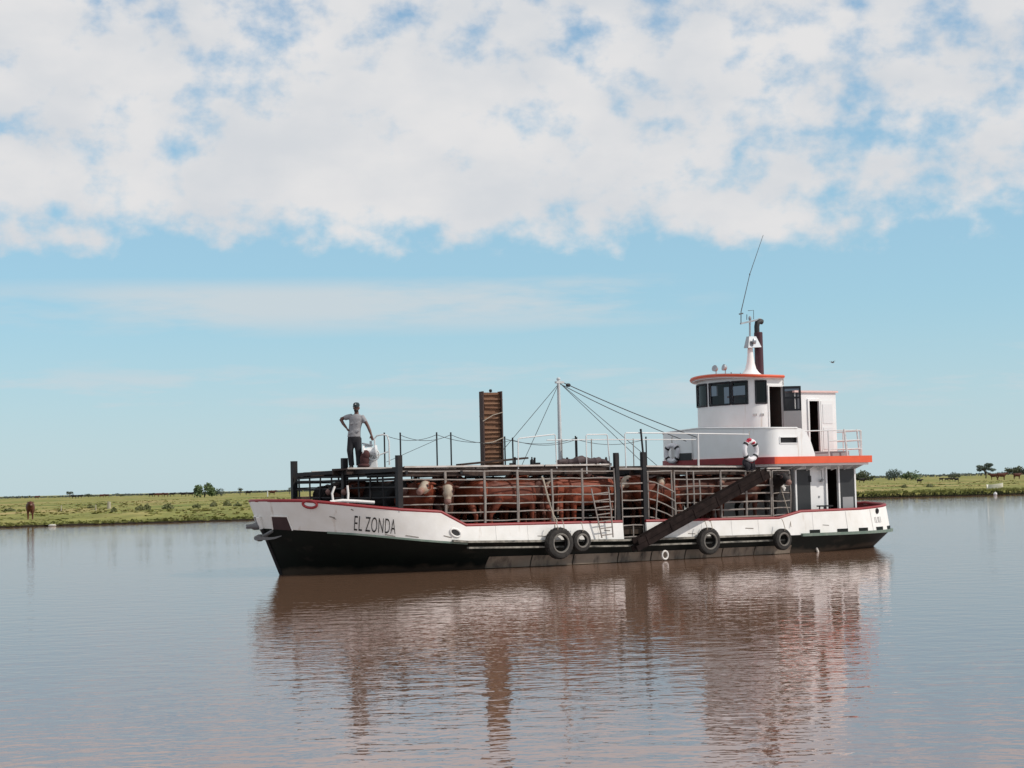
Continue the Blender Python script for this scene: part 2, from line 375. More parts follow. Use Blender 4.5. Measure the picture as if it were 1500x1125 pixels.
# lettering on the bow, painted along the flare
def lettering(txt, g0, g1, f0, f1, off, mt, parent, name, shear=.12, k=(2,3), weight=0.0):
    cu = bpy.data.curves.new('t', 'FONT'); cu.body = txt; cu.size = 1; cu.shear = shear; cu.space_character = 1.08; cu.offset = weight
    o = bpy.data.objects.new('t', cu); COL.objects.link(o); dg = bpy.context.evaluated_depsgraph_get(); dg.update()
    me = bpy.data.meshes.new_from_object(o.evaluated_get(dg)); bpy.data.objects.remove(o)
    xs = [v.co.x for v in me.vertices]; ys = [v.co.y for v in me.vertices]; x0, x1, y0, y1 = min(xs), max(xs), min(ys), max(ys)
    for v in me.vertices:
        p = between(*k, lerp(g0, g1, (v.co.x-x0)/(x1-x0)), lerp(f0, f1, (v.co.y-y0)/(y1-y0)), off); v.co = L(*p)
    me.materials.clear(); me.materials.append(mt); me.name = name
    return meshobj(name, me, parent)
lettering('EL ZONDA', 1.41, 2.27, .10, .66, .008, letter, bul, 'name_lettering', weight=-.004)
# stern marks too faded to read: a few worn strokes
m = MB()
for i, (g, w) in enumerate(((18.25,.0),(18.32,.05),(18.42,.0),(18.48,.04),(18.56,0))):
    a = between(2,3,g,.38,.006); b = between(2,3,g,.62,.006); m.bar(L(*a), L(*b), .012, .02)
    if w: c = between(2,3,g+.06,.38,.006); m.bar(L(*a), L(*c), .01, .015)
m.build('faded_stern_mark', faded, bul, False)
# scuffs of bare metal under the name
for g, f, w in ((2.05,.06,.22),(2.5,.10,.3),(.95,.55,.10),(1.02,.5,.05),(1.35,.88,.05),(3.4,.2,.2),(6.2,.35,.3),(8.4,.6,.2),(11.3,.3,.25),(13.4,.5,.3),(16.3,.4,.2)):
    a = between(2,3,g,f,.003); b = between(2,3,g+w,f-.03,.003); m = MB(); m.bar(L(*a), L(*b), .005, .018+random.random()*.015); m.build('scuff_mark', MATS['worn_scuff'], bul, False)
# deck
m = MB(); pts = [(lambda a,b: (a[0] if g > 4 else max(a[0],b[0])+.25, min(a[1], b[1])-.08, 0))(between(2,3,g,.3,-.05), between(1,2,g,.55)) for g in stn if .4 < g < 19.3]
m.prism([(p[0], -p[1]) for p in pts if p[1] > .01] + [(p[0], p[1]) for p in pts[::-1] if p[1] > .01], .78, .95)
m.build('deck', deckm, barge, False)
# fore deck bits: white bollard, coil
m = MB()
m.tube([L(.62,1.9,1.85),L(.58,1.9,2.12),L(.66,1.9,2.3)], .03, 8); m.tube([L(1.0,1.95,1.85),L(1.02,1.95,2.1),L(1.0,1.95,2.32)], .03, 8)
m.tube([L(.5,1.95,1.9),L(.8,2.05,1.93),L(1.2,2.15,1.9),L(1.6,2.3,1.86)], .045, 8)
m.build('mooring_bitt', white, barge)
m = MB()
m.box((.5,-.9,1.5),(1.2,.7,1.84)); m.box((.7,.2,1.845),(.95,.5,2.05)); m.build('fore_deck_locker', walkm, barge)

# ---------------------------------------------------------------- pens
PT = 2.75
posts = [(2.13,PT-.07,3.07,.07),(2.0,-.2,3.07,.075),(1.68,-PT,3.05,.075),(8.97,PT,3.06,.06),(9.08,PT-.12,3.02,.05),(9.91,PT,3.07,.065),
         (8.97,-PT,2.9,.06),(9.91,-PT,2.9,.06),(15.35,PT,2.5,.05),(15.3,-PT,2.5,.05),(5.6,-PT,2.75,.05),(12.6,-PT,2.65,.05)]
for s, t, z, r in posts:
    m = MB(); m.box((s-r,-t-r,1.6 if s < 2.2 and t > 2 else .95),(s+r,-t+r,z)); m.build('pen_post', darkst, barge, False)
def wob(a): return random.uniform(-a, a)
def rails(name, s0, s1, t0, t1, zs, uprights, mt=pipe, r=.018, bend=.018, ztop=None, rv=.026):
    """one welded panel: horizontal rails with uprights, bent by years of cattle"""
    m = MB(); n = max(3, int((s1-s0)/.4))
    for z in zs:
        b1, b2 = wob(bend), wob(bend); pts = []
        for i in range(n+1):
            f = i/n; zz = (z(lerp(s0,s1,f)) if callable(z) else z)
            pts.append(L(lerp(s0,s1,f), lerp(t0,t1,f)+sin(f*pi)*b1*2, zz+sin(f*pi)*b2+wob(.004)))
        m.tube(pts, r, 6)
    for f, za, zb in uprights: m.tube([L(lerp(s0,s1,f),lerp(t0,t1,f)+wob(.01),za), L(lerp(s0,s1,f)+wob(.012),lerp(t0,t1,f)+.02+wob(.015),(za+zb)/2), L(lerp(s0,s1,f),lerp(t0,t1,f),zb)], rv, 6)
    return m.build(name, mt, barge)
ztop = lambda s: lerp(2.65, 2.46, (s-2.2)/13)
def zr(k): return lambda s: lerp(2.43, 2.28, (s-2.2)/13) - .218*k
# fore port pen in bays, each a welded panel
bays = [(2.22,3.52,4,1.5),(3.52,4.66,6,1.3),(4.66,5.7,6,1.1),(5.7,6.8,6,1.1),(6.8,7.8,6,1.1),(7.8,8.9,6,1.1)]
for a, b, n, zb in bays:
    rails('pen_panel', a+.01, b-.01, PT-(.09 if a < 4 else 0), PT-(.06 if a < 3 else 0), [ztop]+[zr(k) for k in range(n)], [(0,zb,2.64),(1,1.1,2.63)] if a > 3 else [(.98,1.4,2.64)])
# front of the pen: panels between the three posts, their shade put into dark colour
for (sa,ta),(sb,tb) in (((2.13,PT-.16),(2.0,-.2)),((2.0,-.2),(1.68,-PT+.2))):
    m = MB()
    for z in (2.56,2.46,2.24,1.98,1.72,1.45,1.2): m.tube([L(sa,ta,z),L((sa+sb)/2+wob(.03),(ta+tb)/2,z+wob(.02)),L(sb,tb,z)], .024 if z < 2.4 else .032, 6)
    for f in (.04,.27,.5,.73,.96): m.tube([L(lerp(sa,sb,f),lerp(ta,tb,f),1.0), L(lerp(sa,sb,f)+wob(.03),lerp(ta,tb,f),1.9), L(lerp(sa,sb,f),lerp(ta,tb,f),2.58)], .024, 6)
    m.bar(L(sa,ta,2.70), L(sb,tb,2.66), .12, .10)
    m.build('pen_panel', darkst, barge)
# starboard rails, seen through the pens
for a, b in ((1.75,5.55),(5.65,8.9),(9.98,12.55),(12.65,15.25)):
    rails('pen_panel', a, b, -PT, -PT, [lambda s: 2.6, lambda s: 2.42, lambda s: 2.28, lambda s: 2.02, lambda s: 1.78, lambda s:1.5, lambda s:1.2], [(f,1.0,2.62) for f in (.02,.35,.68,.98)], mt=darkst)
for a, b in ((1.8,8.9),(9.95,15.3)):
    m = MB()
    for z in (.97,1.22,1.47,1.72): m.box((a,PT-.07,z),(b,PT-.035,z+.235))
    m.build('shade_boarding', walkm, barge, False)  # boarding added to block starboard light from the pens
# cross partitions inside
for s in (5.7, 8.75, 10.2, 12.7):
    m = MB()
    for z in (2.45,2.2,1.9,1.6,1.3): m.tube([L(s,-2.7,z),L(s,0,z+wob(.02)),L(s,1.55,z)], .022, 6)
    for t in (-1.5,0,1.5): m.tube([L(s,t,.95),L(s,t,2.55)], .026, 6)
    m.build('pen_divider', darkst, barge)
# gate between the tall posts
m = MB()
for z in (2.20,1.97,1.73,1.5,1.27,1.02,.70): m.tube([L(9.12,PT+.03,z),L(9.5,PT+.04,z+wob(.015)),L(9.84,PT+.03,z)], .02, 6)
for s, z0, z1 in ((9.12,.68,2.2),(9.84,.68,1.02),(9.48,.7,1.02)): m.tube([L(s,PT+.03,z0),L(s,PT+.03,z1)], .02, 6)
m.bar(L(9.0,PT,2.62),L(9.9,PT,2.6),.06,.06)
m.build('gate', pipe, barge)
# aft pen: panels with irregular grids
rails('pen_panel', 10.0, 10.9, PT, PT, [lambda s: 2.52], [(0.05,1.0,2.5),(.98,1.05,2.5)])
m = MB()      # tilted loose-hung gate panel
A = [(10.05,2.24),(10.25,2.2),(10.62,2.06),(10.92,1.92)]
for dz in (0,-.25,-.5,-.75,-1.0): m.tube([L(s, PT+.05+.05*(s-10), z+dz+wob(.01)) for s, z in A], .02, 6)
m.tube([L(10.35,PT+.08,2.15),L(10.2,PT+.1,1.0)], .02, 6); m.tube([L(10.92,PT+.1,1.95),L(10.9,PT+.1,.95)], .02, 6)
m.build('swing_gate', pipe, barge)
rails('pen_panel', 10.98, 12.62, PT, PT, [ztop, lambda s:2.28, lambda s:2.06, lambda s:1.84], [(.0,1.1,2.5),(.27,1.1,2.5),(.42,1.1,2.5),(.55,1.3,2.28)])
rails('pen_panel', 10.98, 12.62, PT-.02, PT-.02, [lambda s:1.6, lambda s:1.38], [(.02,1.05,1.6)])
rails('pen_panel', 12.66, 14.52, PT, PT, [ztop, lambda s:2.27, lambda s:2.05, lambda s:1.82, lambda s:1.58, lambda s:1.36, lambda s:1.14], [(0.0,1.05,2.5),(.5,1.1,2.5),(1,1.05,2.48)], r=.024, rv=.032)
rails('pen_panel', 14.6, 15.28, PT, PT, [ztop]+[(lambda s,z=z: z) for z in (2.24,2.02,1.8,1.58,1.36,1.15)], [(0,1.0,2.46),(1,1.2,2.46)])
# walkways over the pens
def walkway(name, s0, s1, t0, t1, z0, z1, th=.05, fascia=.12):
    n = int((s1-s0)/.24); top = MB()
    for i in range(n):
        a, b = lerp(s0,s1,i/n), lerp(s0,s1,(i+1)/n)-.012; z = lerp(z0,z1,i/n)+wob(.006); j = wob(.02)
        top.box((a,-t1-j,z-th),(b,-t0-j,z))
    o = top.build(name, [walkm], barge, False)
    e = MB()
    for t in (t0+.03, t1-.03):
        seg = int((s1-s0)/1.6)+1
        for i in range(seg):
            a, b = lerp(s0,s1,i/seg), lerp(s0,s1,(i+1)/seg)-.01; za, zb = lerp(z0,z1,i/seg)-th-fascia/2-.004, lerp(z0,z1,(i+1)/seg)-th-fascia/2-.004
            e.bar(L(a,t,za+wob(.008)), L(b,t,zb+wob(.008)), .05, fascia)
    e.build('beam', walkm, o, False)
    w = MB(); seg = int((s1-s0)/2.2)+1
    for i in range(seg):
        a, b = lerp(s0,s1,i/seg), lerp(s0,s1,(i+1)/seg)-.05*(i%2)
        w.bar(L(a,t1+.035,lerp(z0,z1,i/seg)-.005+wob(.006)), L(b,t1+.035,lerp(z0,z1,(i+1)/seg)-.005+wob(.006)), .04, .045)
    w.build('edge_board', walktop, o, False)
    return o
cw = walkway('walkway', 1.75, 13.8, -.45, .45, 2.79, 2.66)
pw = walkway('walkway', 2.3, 8.85, 2.0, 2.62, 2.77, 2.74, fascia=.2)
aw = walkway('walkway', 9.95, 13.9, 2.0, 2.66, 2.68, 2.6, fascia=.18)
sw = walkway('walkway', 1.9, 13.8, -2.62, -2.1, 2.73, 2.62, fascia=.08)
for a,b,t0,t1 in ((2.2,8.8,.62,1.9),(2.2,8.8,-2.0,-.62),(10.0,13.6,.62,1.9),(10.0,13.6,-2.0,-.62)):
    m = MB(); k = int((b-a)/.3)
    for q in range(k):
        if random.random() < .82: m.box((a+q*.3,-t1+wob(.05),2.655),(a+q*.3+.26,-t0+wob(.05),2.69))
    m.build('shade_planks', walkm, barge, False)  # unseen planks, added over the pens to keep them dark
for s in (2.35,4.0,5.65,7.3,8.85,10.1,11.6,13.1):
    m = MB(); m.bar(L(s,-2.7,lerp(2.60,2.46,(s-2)/11)), L(s,2.7,lerp(2.62,2.5,(s-2)/11)), .07, .09); m.build('cross_beam', darkst, barge, False)
# stanchions with ropes along the middle walkway
def stanchion(s, t, z0, z1, r=.022, mt=None, lean=0):
    m = MB(); m.tube([L(s,t,z0),L(s+lean,t,z1)], r, 6); m.ell(tuple(L(s+lean,t,z1)), (r*1.3,)*3, 6, 4); return m.build('stanchion', mt or darkst, barge)
far = [3.36,5.05,7.0,9.5]; near = [3.3,4.98,7.05,9.2,11.4]
FR = [(s, -.4, 3.75 if i < 2 else 3.62) for i, s in enumerate([3.35,5.02,7.28,9.75])]
NR = [(s, .4, 3.72 if i < 2 else 3.56) for i, s in enumerate([3.42,5.02,7.05,9.25,11.75])]
for row in (FR, NR):
    for s, t, z in row: stanchion(s, t, 2.6, z)
    for (a,ta,za),(b,tb,zb) in zip(row, row[1:]):
        m = MB(); m.tube([L(lerp(a,b,f), ta, lerp(za,zb,f)-.05-.16*4*f*(1-f)) for f in [i/10 for i in range(11)]], .008, 5); m.build('guard_rope', wirem, barge)
m = MB(); m.tube([L(lerp(3.4,5.0,f), -.4, lerp(2.95,3.55,f)) for f in (0,.5,1)], .007, 5); m.build('guard_rope', wirem, barge)
# white tube hoops on the port walkway
def hoop(pts, r=.017, mt=whpipe): m = MB(); m.tube([L(*p) for p in pts], r, 8); return m.build('hand_hoop', mt, barge)
hoop([(5.82,2.62,2.66),(5.84,2.62,3.46),(5.88,2.62,3.49),(7.0,2.62,3.59),(7.05,2.62,3.57),(7.07,2.62,2.66)])
hoop([(8.06,2.62,2.5),(8.07,2.62,3.55),(8.1,2.62,3.58),(8.76,2.62,3.58),(8.79,2.62,3.55),(8.86,2.62,2.5)])
hoop([(9.37,2.66,2.6),(9.36,2.66,3.58),(9.40,2.66,3.62),(10.6,2.66,3.61),(12,2.66,3.585),(13.85,2.66,3.555)])
m = MB(); m.tube([L(11.94,2.66,2.6),L(11.95,2.66,3.59)], .028, 8); m.build('stanchion', whpipe, barge)
m = MB(); m.tube([L(7.1,2.1,3.45),L(9.0,2.1,3.45),L(12.3,2.1,3.43)], .015, 6); m.build('handrail', whpipe, barge)
for s in (7.6,8.6,10.05): stanchion(s, 2.1, 2.6, 3.46, .016, pipe)
stanchion(9.95, 2.7, 3.0, 3.7, .03, lean=-.06)
for s, z in ((6.55,2.98),(7.2,2.96),(8.3,2.95)): stanchion(s, 1.3, 2.55, z, .03)
# small stool frame and bottles left on the walkway: things of their own, built further down

# mast and rigging
m = MB(); m.tube([L(8.93,0,2.6),L(8.93,0,4.0),L(8.93,0,5.3)], [.062,.055,.045], 12); m.ell(tuple(L(8.93,0,5.3)), (.06,.06,.05), 8, 6)
m.box((8.83,-.05,5.17),(9.1,.05,5.23))
mast = m.build('mast', mat('mast_paint', (.55,.57,.58), .45, var=(.4,.4,.4), vscale=5), barge)
def stay(a, b, r=.009, sag=.0, n=8):
    a, b = L(*a), L(*b); m = MB(); m.tube([a.lerp(b, i/n)-Vector((0,0,sag*4*(i/n)*(1-i/n))) for i in range(n+1)], r, 5); return m.build('stay', wirem, mast)
stay((8.93,0,5.15),(6.4,.1,2.74)); stay((8.93,0,5.15),(7.5,.1,2.74)); stay((8.95,0,5.2),(11.9,.1,2.74)); stay((8.95,0,5.2),(12.5,-.1,2.72))
stay((9.0,.03,5.22),(13.75,.3,3.55),.014,.05); stay((9.0,-.03,5.16),(13.8,-.3,3.45),.012,.07)
m = MB(); m.ell(tuple(L(9.25,.03,5.12)), (.09,.03,.06), 8, 6); m.build('block', darkst, mast)

# ---------------------------------------------------------------- deckhouse aft
def arc(cx, cy, rx, ry, a0, a1, n): return [(cx+rx*cos(R(lerp(a0,a1,i/n))), cy+ry*sin(R(lerp(a0,a1,i/n)))) for i in range(n+1)]
# upper deck outline in (s,t): bowed front with rounded corners, straight port side, rounded aft
def house_plan(off=0, aft=18.65, half=2.72, front=14.05):
    p = []
    h = half+off; f0 = front-off
    # starboard front corner -> across the front -> port corner -> aft
    n = 48
    for i in range(n+1):
        a = lerp(-1, 1, i/n); t = h*sin(a*pi/2); x = (1-abs(t/h)**2.8)**(1/2.0); p.append((f0 + .85*(1-x), t))
    p += [(lerp(f0+.86, aft+off, i/4), h) for i in range(1,5)]
    return p
fp = house_plan()
outline = fp + [(18.65+.05, 2.5),(18.95,1.4),(19.1,0),(18.95,-1.4),(18.7,-2.5),(18.65,-2.72)]
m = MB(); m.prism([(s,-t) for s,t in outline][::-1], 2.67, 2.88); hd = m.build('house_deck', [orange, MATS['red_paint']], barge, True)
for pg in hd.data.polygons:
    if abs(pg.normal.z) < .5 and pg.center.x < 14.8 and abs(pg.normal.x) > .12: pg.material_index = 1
m = MB(); m.prism([(lerp(16.6,s,.965),-t*.965) for s,t in outline][::-1], 2.60, 2.668); m.build('deck_soffit', whitehs, hd, False)
# brackets under the overhang
for s in (15.6,15.95,16.45,16.95,17.45,17.95,18.35):
    m = MB(); m.add([L(s,2.16,2.6),L(s,2.62,2.6),L(s,2.16,2.45),L(s+.04,2.16,2.6),L(s+.04,2.62,2.6),L(s+.04,2.16,2.45)], [(0,1,2),(5,4,3),(0,3,4,1),(1,4,5,2),(2,5,3,0)]); m.build('bracket', whitehs, hd, False)

def wall(path, spans, th=.06, inward=1):
    """upright wall along a plan path (s,t); spans[i] lists solid (z0,z1) for segment i"""
    m = MB(); n = len(path); nr = []
    for i in range(n):
        a = Vector(path[max(0,i-1)]); b = Vector(path[min(n-1,i+1)]); d = (b-a).normalized(); nr.append(Vector((-d.y, d.x))*inward)
    ins = [Vector(p)-q*th for p, q in zip(path, nr)]
    for i in range(n-1):
        for z0, z1 in spans[i]:
            za = z0 if isinstance(z0,(tuple,list)) else (z0,z0); zb = z1 if isinstance(z1,(tuple,list)) else (z1,z1)
            o0, o1, i0, i1 = path[i], path[i+1], ins[i], ins[i+1]
            vs = [L(*o0,za[0]),L(*o1,za[1]),L(*o1,zb[1]),L(*o0,zb[0]),L(*i0,za[0]),L(*i1,za[1]),L(*i1,zb[1]),L(*i0,zb[0])]
            m.add(vs, [(0,1,2,3),(0,4,5,1),(3,2,6,7)]); m.add(vs, [(7,6,5,4)], 1)
            # end faces only where the neighbouring segment is open
            for j, f in ((i-1,(4,0,3,7)),(i+1,(1,5,6,2))):
                if j < 0 or j >= n-1 or not any(abs((q[0] if not isinstance(q[0],(tuple,list)) else q[0][0])-(z0 if not isinstance(z0,(tuple,list)) else z0[0])) < .02 and abs((q[1] if not isinstance(q[1],(tuple,list)) else q[1][0])-(z1 if not isinstance(z1,(tuple,list)) else z1[0])) < .25 for q in spans[j]):
                    m.add([vs[k] for k in f], [(0,1,2,3)])
    return m
# house bulwark with a letterbox opening on the port side
bp = [(s,t) for s,t in house_plan(-.03) if s < 14.95]
path = bp + [(14.99,2.69),(15.69,2.69),(15.85,2.69),(16.05,2.69),(16.2,2.69),(16.3,2.69),(16.36,2.69)]
path = [p for i,p in enumerate(path) if i == 0 or (Vector(p)-Vector(path[i-1])).length > 1e-3]
def bz(p): return 3.74 + .1*max(0, 1-abs(p[1])/2.7)
spans = []
for a, b in zip(path, path[1:]):
    za, zb = bz(a), bz(b)
    if a[0] > 15.6 and a[1] > 2.6:
        za = interp(a[0], [(15.69,3.74),(15.85,3.72),(16.05,3.6),(16.2,3.35),(16.3,3.1),(16.36,2.95)]); zb = interp(b[0], [(15.69,3.74),(15.85,3.72),(16.05,3.6),(16.2,3.35),(16.3,3.1),(16.36,2.95)])
        spans.append([(2.88,(za,zb))])
    elif abs(a[0]-14.99) < .01 and a[1] > 2.6: spans.append([(2.88,3.28),(3.47,(za,zb))])
    else: spans.append([(2.88,(za,zb))])
hb = wall(path, spans).build('house_bulwark', [whitehs, whitehs], barge, True, True)
m = MB(); m.tube([L(p[0],p[1],bz(p)) for p in path if not (p[0] > 15.7 and p[1] > 2.6)], .025, 6); m.build('bulwark_rim', whitehs, hb)
m = MB()
for a,b in (((14.99,3.28),(15.69,3.28)),((14.99,3.47),(15.69,3.47)),((14.99,3.28),(14.99,3.47)),((15.69,3.28),(15.69,3.47))): m.bar(L(a[0],2.70,a[1]),L(b[0],2.70,b[1]),.02,.03)
m.build('slot_frame', whitehs, hb, False)
m = MB(); m.box((14.93,-2.60,3.22),(15.75,-2.56,3.53)); m.build('slot_shade', blackm, hb, False)  # black panel painted as the dark inside of the slot
# starboard side, low
m = wall([(16.4,-2.69),(15.2,-2.69),(14.95,-2.69)], [[(2.88,3.74)]]*2); m.build('house_bulwark', [whitehs, whitehs], barge, True, True)
# a dark scuttle low in the front
q = [p for p in path if -1.25 < p[1] < -.35]; m = MB()
for a, b in zip(q, q[1:]): m.bar(L(a[0]-.03,a[1],2.98),L(b[0]-.03,b[1],2.98),.03,.22)
m.build('scuttle', blackm, hb, False)
q = [p for p in path if -1.5 < p[1] < -.2]; m = MB()
for p in (q[0], q[-1]): m = MB(); m.tube([L(p[0]-.03,p[1],2.9),L(p[0]-.03,p[1],3.6)], .015, 6); m.build('vertical_pipe', whpipe, hb)

# wheelhouse
ZW0, ZW1 = 2.88, 5.36
HW = 1.5
wf = []
n = 64
for i in range(n+1):
    t = HW*sin(lerp(-1,1,i/n)*pi/2); x = (1-abs(t/HW)**2.5)**(1/2); wf.append((14.7+.8*(1-x), t))
wpath = [(16.25,-HW),(16.0,-HW),(15.6,-HW)] + wf + [(15.54,HW),(15.64,HW),(16.18,HW),(16.25,HW)]
def tk(t0, t1, a, b): m0 = (a[1]+b[1])/2; return t0 < m0 < t1
wins = [(-1.16,-.36),(-.2,.72),(.79,1.23),(1.41,1.501)]
wspans = []; openings = [[] for _ in wins]
zl, zh = 4.53, 5.24
for a, b in zip(wpath, wpath[1:]):
    sp = [(ZW0, ZW1)]
    if a[0] < 15.51 and b[0] < 15.55 and a[1] > -1.4:
        for k, (w0, w1) in enumerate(wins):
            if tk(w0, w1, a, b): sp = [(ZW0, zl),(zh, ZW1)]; openings[k].append((a,b))
    if abs(a[1]-HW) < .01 and abs(a[0]-15.64) < .01: sp = [(ZW0,2.95),(5.06,ZW1)]
    if 15.9 < a[0] < 16.1 and a[1] < 0: sp = [(ZW0,zl),(zh,ZW1)]
    wspans.append(sp)
wh = wall(wpath, wspans, .07).build('wheelhouse', [whitehs, inner], barge, True, True)
m = wall([(16.25,HW),(16.25,.7),(16.25,-.3),(16.25,-HW)], [[(ZW0,ZW1)],[(ZW0,ZW1)],[(ZW0,4.5),(5.2,ZW1)]], .06); m.build('back_wall', [whitehs, inner], wh)
m = MB(); m.prism([(s,-t) for s,t in wpath][::-1], 2.9, 2.93); m.build('floor', inner, wh, False)
for k, op in enumerate(openings):
    if not op: continue
    pts = [op[0][0]] + [b for a,b in op]
    m = MB()
    for z in (zl+.015, zh-.015): m.tube([L(p[0]-.01,p[1]*1.003,z) for p in pts], .028, 6)
    for p in (pts[0], pts[-1]): m.tube([L(p[0]-.01,p[1]*1.003,zl), L(p[0]-.01,p[1]*1.003,zh)], .028, 6)
    fo = m.build('window', framedk, wh)
    g = MB(); g.sheet([[L(p[0]+.03,p[1],z) for p in pts] for z in (zl,zh)]); g.build('pane', glassm, fo)
# dark band under the front windows
# helm inside
m = MB(); m.box((15.0,-.35,2.93),(15.25,.35,4.2)); m.tube([L(15.33+0*i,.28*cos(2*pi*i/16),4.25+.28*sin(2*pi*i/16)) for i in range(16)], .025, 6, 0, True); m.build('helm', walkm, wh)
m = MB(); m.box((14.95,.1,4.45),(15.15,.55,4.85)); m.build('chart_screen', doorgr, wh)
# roof, cambered, with the orange rim
rp = []
n = 30
for i in range(n+1):
    t = (HW+.14)*sin(lerp(-1,1,i/n)*pi/2); x = (1-abs(t/(HW+.14))**2.5)**(1/2); rp.append((14.48+.95*(1-x), t))
rp = rp + [(16.16,HW+.14),(16.6,1.0),(16.6,-1.0),(16.16,-HW-.14)]
cam = lambda x,y: 5.52 - .04*y*y - .02*max(0,15.4-x)**2 - .05*max(0,x-16.0)
m = MB(); m.prism([(s,-t) for s,t in rp][::-1], lambda x,y: cam(x,y)-.10, cam); rf = m.build('roof', [mat('wheelhouse_roof_paint', (.74,.27,.2), .5, var=(.7,.2,.12), vscale=3)], wh)
m = MB(); m.tube([L(s,t,cam(s,-t)-.05) for s,t in rp[:-3]], .026, 6); m.build('roof_rim', orange, rf)
m = MB(); m.prism([(lerp(15.5,s,.97),-t*.97) for s,t in rp][::-1], lambda x,y: cam(x,y)-.135, lambda x,y: cam(x,y)-.105); m.build('ceiling', whitehs, rf)
# port door, swung open aft: pane above, grey panel below
m = MB(); d0 = Vector((16.17,HW+.03)); d1 = d0 + Vector((.46,.30)); 
def dp(f, z, o=0): q = d0.lerp(d1, f); nn = Vector((-(d1-d0).y, (d1-d0).x)).normalized(); q = q+nn*o; return L(q.x,q.y,z)
def dbox(m, f0, f1, z0, z1, th=.035, mi=0):
    vs = [dp(f0,z0),dp(f1,z0),dp(f1,z1),dp(f0,z1),dp(f0,z0,th),dp(f1,z0,th),dp(f1,z1,th),dp(f0,z1,th)]
    m.add(vs, [(0,1,2,3),(7,6,5,4),(0,4,5,1),(3,2,6,7),(0,3,7,4),(1,5,6,2)], mi)
dbox(m, 0,1,3.0,4.30); dr = m.build('door', doorgr, wh, False)
m = MB()
for f0,f1,z0,z1 in ((0,.1,4.302,5.06),(.9,1,4.302,5.06),(.1,.9,4.302,4.36),(.1,.9,4.98,5.06),(.1,.9,4.68,4.73)): dbox(m, f0,f1,z0,z1)
wfm = m.build('door_window', framedk, dr, False)
m = MB(); m.add([dp(.1,4.36,.015),dp(.9,4.36,.015),dp(.9,4.98,.015),dp(.1,4.98,.015)], [(0,1,2,3)]); m.build('pane', glassm, wfm)
for a,b in (((15.59,-HW-.02,2.95),(15.64,-HW+.03,5.09)),((16.18,-HW-.02,2.95),(16.22,-HW+.03,5.09)),((15.64,-HW-.02,5.05),(16.18,-HW+.03,5.10))): m = MB(); m.box(a,b); m.build('door_frame', whitehs, wh, False)
# small worn registration line on the port quarter of the wheelhouse
m = MB()
for i in range(7):
    s = 15.12+.05*i
    if i % 4 != 3:
        q = min(wf, key=lambda p: abs(p[0]-s) + (5 if p[1] < 0 else 0)); m.bar(L(q[0]-.006,q[1]+.012,4.16),L(q[0]-.006,q[1]+.012,4.23),.03,.012)
m.build('faded_mark', faded, wh, False)
# white pylon, light bracket and aerials on the roof
m = MB(); m.lathe([(.5,5.38),(.40,5.50),(.28,5.58),(.19,5.7),(.14,5.88),(.105,6.1),(.085,6.4),(.075,6.62)], 20, 0, Matrix.Translation((16.20,0,0)) @ Matrix.Diagonal((1.0,.8,1,1)))
py = m.build('mast_pylon', whitehs, wh)
m = MB(); m.tube([L(16.20,0,6.6),L(16.23,0,7.3)], .03, 8); m.build('aerial_pole', galv, py)
m = MB(); m.add([L(15.96,.2,6.35),L(16.50,.2,6.38),L(16.36,.12,6.72),L(16.08,.12,6.72),L(15.96,-.02,6.35),L(16.50,-.02,6.38),L(16.36,-.02,6.72),L(16.08,-.02,6.72)], [(0,1,2,3),(7,6,5,4),(0,4,5,1),(3,2,6,7),(0,3,7,4),(1,5,6,2)])
m.ell(tuple(L(16.18,.24,6.55)), (.07,.06,.1), 8, 6); m.build('light_bracket', galv, py)
m = MB(); m.bar(L(15.84,0.0,7.12),L(16.63,0,7.28),.05,.05); m.ell(tuple(L(16.23,0,7.3)), (.05,.05,.08), 8, 6); m.ell(tuple(L(16.63,0,7.28)), (.09,.04,.04), 8, 6)
cb = m.build('crossbar', galv, py)
m = MB(); m.tube([L(15.86,0,7.1),L(15.88,0,7.5),L(15.98,0,7.8),L(16.28,0,8.7),L(16.88,0,9.98)], [.016,.016,.014,.012,.008], 6); m.ell(tuple(L(16.28,0,8.7)), (.022,.022,.04), 6, 4); m.bar(L(15.80,0,7.42),L(15.96,0,7.45),.03,.04); m.build('whip_aerial', wirem, cb)
m = MB(); m.tube([L(16.10,0,7.25),L(16.11,0,7.42)], .012, 5); m.tube([L(16.38,0,7.28),L(16.39,0,7.56),L(16.16,0,7.54)], .010, 5); m.build('loop_aerial', wirem, cb)
for s,t,rz in ((14.85,-.3,.2),(14.9,.1,-.2)):
    m = MB(); m.tube([L(s+.2,t,cam(s+.2,-t)-.02),L(s+.2,t,cam(s,-t)+.14)], .02, 6); m.lathe([(.0,-.06),(.07,-.05),(.10,.03),(.105,.06),(.0,.05)], 12, 0, Matrix.Translation((s+.18,-t,cam(s,-t)+.2)) @ Matrix.Rotation(R(-75),4,'Y') @ Matrix.Rotation(rz,4,'X')); m.build('searchlight', galv, rf)
m = MB(); m.tube([L(15.0,.5,5.3),L(15.0,.5,5.55)], .015, 6); m.tube([L(15.2,.7,5.3),L(15.2,.7,5.52)], .01, 6); m.build('roof_fitting', wirem, rf)
# funnel behind the wheelhouse
m = MB(); m.lathe([(.14,4.8),(.14,5.6),(.135,6.85),(.12,6.87),(.08,6.87)], 16, 0, Matrix.Translation((16.55,0,0))); fn = m.build('funnel', funnelm, barge)
m = MB(); m.tube([L(16.5,0,6.8),L(16.5,0,7.05),L(16.53,0,7.17),L(16.62,0,7.22),L(16.72,0,7.2)], [.085,.085,.09,.09,.085], 10); m.build('exhaust_elbow', blackm, fn)

